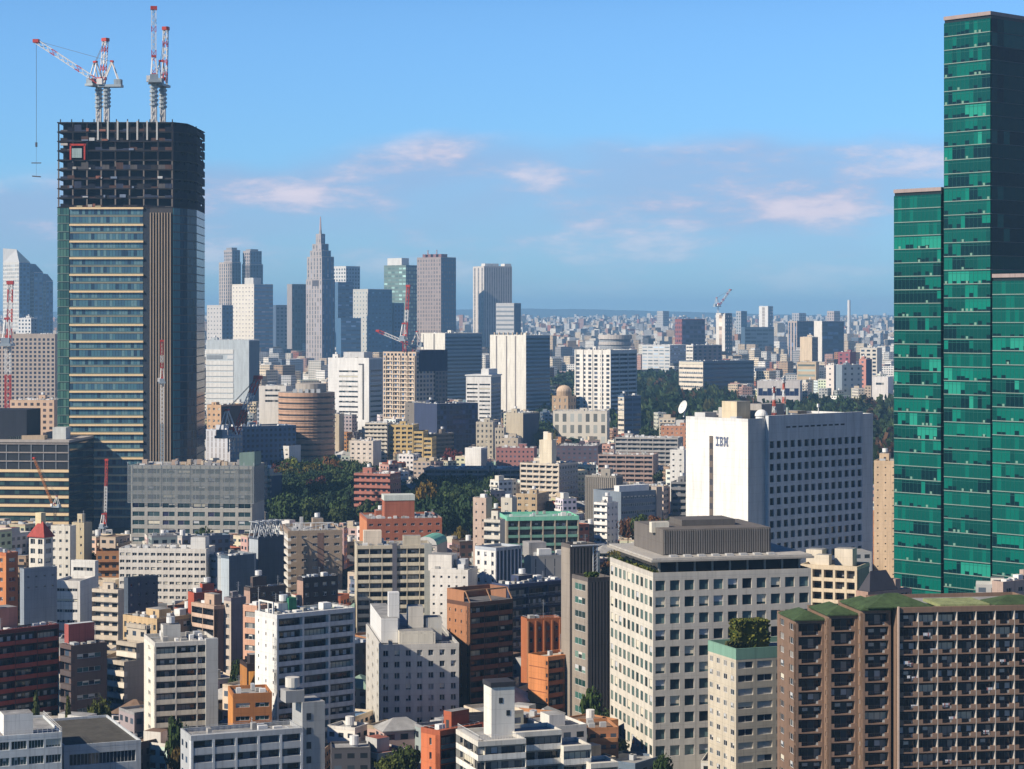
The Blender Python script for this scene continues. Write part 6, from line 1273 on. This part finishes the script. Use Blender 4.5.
while D < 2700:
    step = 12.0 if D < 1500 else 18
    x = PX(-25, D)
    while x < PX(1049, D):
        xx, yy = x + q.uniform(-3,3), D + q.uniform(-4,4); w_, l_ = q.uniform(6.5,12), q.uniform(6.5,12.5); a = R(q.choice((12,28,40,62,76)) + q.uniform(-8,8))
        x += step*q.uniform(.8,1.25)
        cr, sr_ = math.cos(a), math.sin(a); cx, cy = xx + (w_*cr - l_*sr_)/2, yy + (w_*sr_ + l_*cr)/2; rad = max(w_, l_)*.46
        if blocked(cx, cy, rad): continue
        if any((cx-tx)**2 + (cy-ty)**2 < (rad+tr*.5)**2 for tx, ty, tr in TREES): continue
        pxc = 512 + cx*FPX/cy
        if (270 < pxc < 384 and 1140 < cy < 1560) or (414 < pxc < 494 and 1085 < cy < 1345): continue
        if (612 < pxc < 735 and 1850 < cy < 3100) or (735 < pxc < 905 and 1750 < cy < 2350) or (800 < pxc < 905 and 1200 < cy < 1750) or (548 < pxc < 580 and cy > 1750): continue
        ext = (w_*cr + l_*sr_)/2*FPX/cy + .5; g = ground_z(cy)
        h = q.choice((5,6.5,6.5,9,9,12,12,15,18,24,30)) * q.uniform(.9,1.15)
        lim = hero_limit(pxc-ext, pxc+ext, cy); ytop = HOR + (HC-g-h)*FPX/cy; ymin = lim + .5
        if ytop < ymin: h = HC - g - (ymin-HOR)*cy/FPX
        if h < 3.6: continue
        cand.append((cy, xx, yy, w_, l_, a, h, pxc, ext, g))
    D += step*1.05
cand.sort()
scored = []
zfill = np.full((769,1024), 1e9)
for c_ in cand:
    cy, xx, yy, w_, l_, a, h, pxc, ext, g = c_
    y0, y1 = HOR + (HC-g-h)*FPX/cy, HOR + (HC-g)*FPX/cy
    i0, i1, j0, j1 = max(0,int(pxc-ext)), min(1024,int(pxc+ext)+1), max(0,int(y0-2)), min(769,int(y1)+1)
    if i0 >= i1 or j0 >= j1: continue
    s_ = np.minimum(zb[j0:j1,i0:i1], zfill[j0:j1,i0:i1]); m = s_ > cy; n = int(m.sum())
    if n < 3: continue
    zf = zfill[j0:j1,i0:i1]; zf[m] = cy; scored.append((n, c_))
scored.sort(key=lambda t: -t[0])
FILL = scored[:440]; REST = scored[440:]; taken = {id(c_) for n, c_ in scored}
REST += [(0, c_) for c_ in cand if id(c_) not in taken]                # hidden from the photograph's place, but part of the same city
FP = PAT((.5,.5,.5), 1.0, 1.0, .56, .42, (.03,.04,.055), .6, 'obj')
UNIT = {}
def fill_mesh(w_, l_, h, rm, nf, a_, b_, flat):
    b = MB(); du, dl = max(1, round(w_/3)), max(1, round(l_/3))
    for A, B_, n in (((0,0),(w_,0),du),((w_,0),(w_,l_),dl),((w_,l_),(0,l_),du),((0,l_),(0,0),dl)):
        b.face([(*A,0),(*B_,0),(*B_,h),(*A,h)], FP, [(0,0),(n,0),(n,nf),(0,nf)])
    if flat:
        b.face([(0,0,h-.02),(w_,0,h-.02),(w_,l_,h-.02),(0,l_,h-.02)], rm)
        t = .3
    return b.mesh('low_building')
def relphrase(px, y, D, used):
    """where it stands, told by the nearest larger blocks"""
    best = []
    for h in HEROES:
        hx = (h['px'][0]+h['px'][1])/2; hy = (h['yt']+h['yv'])/2; dx = px-hx; wdt = (h['px'][1]-h['px'][0])/2
        gap = max(0, abs(dx)-wdt) + .9*max(0, (h['yt']-y) if y < h['yt'] else y-h['yv'])
        if gap > 140: continue
        if abs(dx) <= wdt: rel = 'below' if y > hy else 'behind'
        else: rel = 'right of' if dx > 0 else 'left of'
        best.append((gap, rel + ' ' + h['ref']))
    best.sort(); return [b_[1] for b_ in best[:6]]
USED = set()
def put_fill(c_):
    cy, xx, yy, w_, l_, a, h, pxc, ext, g = c_
    cn, cc, _ = q.choices(PAL, [p[2] for p in PAL])[0]; rn, rc = q.choices(ROOFS, ROOFW)[0]; nf = max(1, round(h/3.1)); flat = not (h < 10 and q.random() < .38); small = 'low' if h < 8 else ('mid height' if h < 15 else 'tall')
    rm = M(rc, .9, .2, .25, 0, False)
    me = fill_mesh(w_, l_, h, rm, nf, a, 0, flat); o = put('small_building' if flat else 'house', me, None, (xx, yy, g), a); o.color = (*[min(.85, v*q.uniform(.85,1.12)) for v in cc], 1)
    feat = 'plain roof'
    if flat:
        pr = MB(); pc = M(tuple(round(v*.95, 2) for v in cc)); hp = q.uniform(.4,1.0)
        for z in ((0,0,w_,.22),(0,l_-.22,w_,l_),(0,.22,.22,l_-.22),(w_-.22,.22,w_,l_-.22)): pr.box(z[0],z[1],h-.03,z[2],z[3],h+hp,pc)
        pr.build('parapet', o); k = q.random()
        if k < .34: bx(o, 'roof_hut', w_*.2, l_*.3, h, w_*.6, l_*.75, h+q.uniform(2.2,3.6), pc, rm); feat = 'roof hut'
        elif k < .56:
            t = MB(); t.cyl(0,0,.5,2.6,1.1,WHITEM,12); t.box(-.8,-.8,0,.8,.8,.5,METAL); t.build('water_tank', o, (w_*.6,l_*.5,h)); feat = 'white roof tank'
        elif k < .80:
            for i in range(q.randrange(2,5)): xq, yq = w_*q.uniform(.1,.7), l_*q.uniform(.1,.8); bx(o, 'air_conditioner', xq, yq, h, xq+1.5, yq+1.2, h+1.3, METAL)
            feat = 'roof machines'
        if nf > 3 and q.random() < .7:
            fr = Face((0,l_),(0,-1),l_) if q.random() < .5 else Face((0,0),(1,0),w_); bm = MB(); Face((0,0),(1,0),1).fbox(bm, .4, fr.ln-.4, 0, 1.0, 0, .9, pc); mb = bm.mesh('balcony')
            for i in range(1, nf): put('balcony', mb, o, fr.p(0, h*i/nf), fr.rz)
            feat += ' and balconies'
    else: hiproof(o, w_, l_, h, min(w_,l_)*.35, rm, .5); feat = 'pitched roof'
    ytop = HOR + (HC-g-h)*FPX/cy; kind = 'building' if flat else 'house'
    rels = relphrase(pxc, ytop+3, cy, None); lab = None
    base = f'{small} {cn} {kind} with {rn} {feat}' if feat != 'pitched roof' else f'{small} {cn} {kind} with {rn} pitched roof'
    opts = [f'{base} {r}' for r in rels] + [f'{small} {cn} {kind}, {rn} {feat}, {rels[i]} and {rels[j]}' for i in range(len(rels)) for j in range(i+1, len(rels))]
    for t in opts:
        if t not in USED and len(t.split()) <= 16: lab = t; break
    lab = lab or ' '.join((base + ' ' + (rels[0] if rels else 'in the middle distance')).split()[:16]); USED.add(lab)
    tag(o, lab, kind, 'small buildings between the larger blocks')
for n, c_ in FILL: put_fill(c_)

# ------------------------------------------------------------------ the rest of the city as one mass
def mass(name, label, rows):
    n = len(rows); V = np.zeros((n, 8, 3), np.float32)
    arr = np.array([r[:7] for r in rows], np.float64); X, Y, G, Wd, Ld, A, H = arr.T
    cr, sr_ = np.cos(A), np.sin(A)
    for i, (u, v) in enumerate(((0,0),(1,0),(1,1),(0,1))):
        px_, py_ = X + u*Wd*cr - v*Ld*sr_, Y + u*Wd*sr_ + v*Ld*cr
        V[:,i,0] = px_; V[:,i,1] = py_; V[:,i,2] = G; V[:,i+4,0] = px_; V[:,i+4,1] = py_; V[:,i+4,2] = G + H
    F = np.array([[0,1,5,4],[1,2,6,5],[2,3,7,6],[3,0,4,7],[4,5,6,7]]); faces = (np.arange(n)[:,None,None]*8 + F[None]).reshape(-1,4)
    me = bpy.data.meshes.new(name); me.vertices.add(n*8); me.vertices.foreach_set('co', V.ravel()); me.loops.add(n*20); me.loops.foreach_set('vertex_index', faces.ravel().astype(np.int32)); me.polygons.add(n*5); me.polygons.foreach_set('loop_start', np.arange(n*5, dtype=np.int32)*4)
    uv = np.zeros((n,5,4,2), np.float32); nu = np.maximum(1, np.round(Wd/3.2)); nl = np.maximum(1, np.round(Ld/3.2)); nf = np.maximum(1, np.round(H/3.2))
    for k, nn in ((0,nu),(1,nl),(2,nu),(3,nl)): uv[:,k,1,0] = nn; uv[:,k,2,0] = nn; uv[:,k,2,1] = nf; uv[:,k,3,1] = nf
    u_ = me.uv_layers.new(name='UVMap'); u_.data.foreach_set('uv', uv.ravel())
    colr = np.ones((n,5,4,4), np.float32); wc = np.array([r[7] for r in rows]); rc = np.array([r[8] for r in rows]); colr[:,:4,:,:3] = wc[:,None,None,:]; colr[:,4,:,:3] = rc[:,None,:]
    ca = me.color_attributes.new('Col', 'FLOAT_COLOR', 'CORNER'); ca.data.foreach_set('color', colr.ravel())
    me.materials.append(PAT((.5,.5,.5), 1.0, 1.0, .58, .44, (.05,.065,.085), .5, 'attr')); m, t, p = newmat('roof'); at_ = t.nodes.new('ShaderNodeAttribute'); at_.attribute_name = 'Col'; t.links.new(at_.outputs['Color'], p.inputs['Base Color']); p.inputs['Roughness'].default_value = .9; me.materials.append(m)
    me.polygons.foreach_set('material_index', np.tile([0,0,0,0,1], n).astype(np.int32)); me.polygons.foreach_set('use_smooth', np.zeros(n*5, dtype=bool)); me.update(calc_edges=True); me.validate()
    o = put(name, me); o['kind'] = 'stuff'; o['label'] = label
def pc(): 
    c_ = q.choices(PAL, [p[2] for p in PAL])[0][1]; k = q.uniform(.8,1.12); return tuple(min(.85, v*k) for v in c_)
def rcol(): 
    c_ = q.choices(ROOFS, ROOFW)[0][1]; k = q.uniform(.8,1.2); return tuple(v*k for v in c_)
rows = []
for n, c_ in REST:
    cy, xx, yy, w_, l_, a, h, pxc, ext, g = c_; rows.append((xx, yy, g-1, w_, l_, a, h+1, pc(), rcol())); k = q.random()
    if k < .6: rows.append((xx+2*math.cos(a)-3*math.sin(a), yy+2*math.sin(a)+3*math.cos(a), g+h-.1, q.uniform(2,4), q.uniform(2,4), a, q.uniform(1.2,3.2), pc(), rcol()))
print('FILL', len(FILL), 'REST', len(REST), 'CAND', len(cand), 'TREES', len(TREES))
if rows: D = 480.0
while D < 2700:
    for lo, hi in ((-330, -30), (1056, 1360)):
        x = PX(lo, D)
        while x < PX(hi, D):
            if not blocked(x, D, 16): rows.append((x + q.uniform(-3,3), D + q.uniform(-4,4), ground_z(D)-1, q.uniform(9,16), q.uniform(9,16), R(q.uniform(10,80)), 1+q.choice((6,8,9,11,13)), pc(), rcol()))
            x += q.uniform(16, 26)
    D += 22
mass('city_blocks', 'crowded low roofs between the larger blocks', rows)
rows = []; D = 2350.0
while D < 12600:
    sp_ = 22 + (D-2350)*.0022; x = PX(-260, D)
    while x < PX(1284, D):
        xx, yy = x + q.uniform(-5,5), D + q.uniform(-6,6); x += sp_*q.uniform(.7,1.3); pxc = 512 + xx*FPX/yy
        if (612 < pxc < 735 and yy < 3100) or (548 < pxc < 585 and yy < 3300) or (735 < pxc < 905 and yy < 2350) or q.random() < .12: continue
        w_, l_ = q.uniform(9,24), q.uniform(9,24); h = q.choice((6,6,8,9,9,12,12,15,18,24,34)) * q.uniform(.8,1.2); 
        if q.random() < .015: h *= 1.9
        a = R(q.uniform(10,80)); g = ground_z(yy)
        if blocked(xx, yy, 12): continue
        e = w_*FPX/yy; lim = hero_limit(pxc-e, pxc+e, yy)
        if HOR + (HC-g-h)*FPX/yy < lim: h = HC-g-(lim+.3-HOR)*yy/FPX
        if h < 3: continue
        rows.append((xx, yy, g-1, w_, l_, a, h+1, pc(), rcol()))
    D += sp_*1.15
mass('distant_city', 'hazy carpet of far houses and offices reaching to the horizon', rows)

# ------------------------------------------------------------------ air
def haze():
    b = MB(); b.box(-12500, -700, -1.5, 12500, 21600, 292, None); me = b.mesh('haze')
    m = bpy.data.materials.new('haze'); m.use_nodes = True; t = m.node_tree; t.nodes.remove(t.nodes['Principled BSDF']); v = t.nodes.new('ShaderNodeVolumePrincipled'); v.inputs['Color'].default_value = HAZE_COL; v.inputs['Density'].default_value = HAZE_D
    t.links.new(v.outputs[0], t.nodes['Material Output'].inputs['Volume']); me.materials.clear(); me.materials.append(m)
    o = put('haze', me); o['kind'] = 'stuff'; o['label'] = 'thin blue haze over the whole city'
HAZE_COL = (.32,.63,1.0,1); HAZE_D = 7.2e-5
haze()
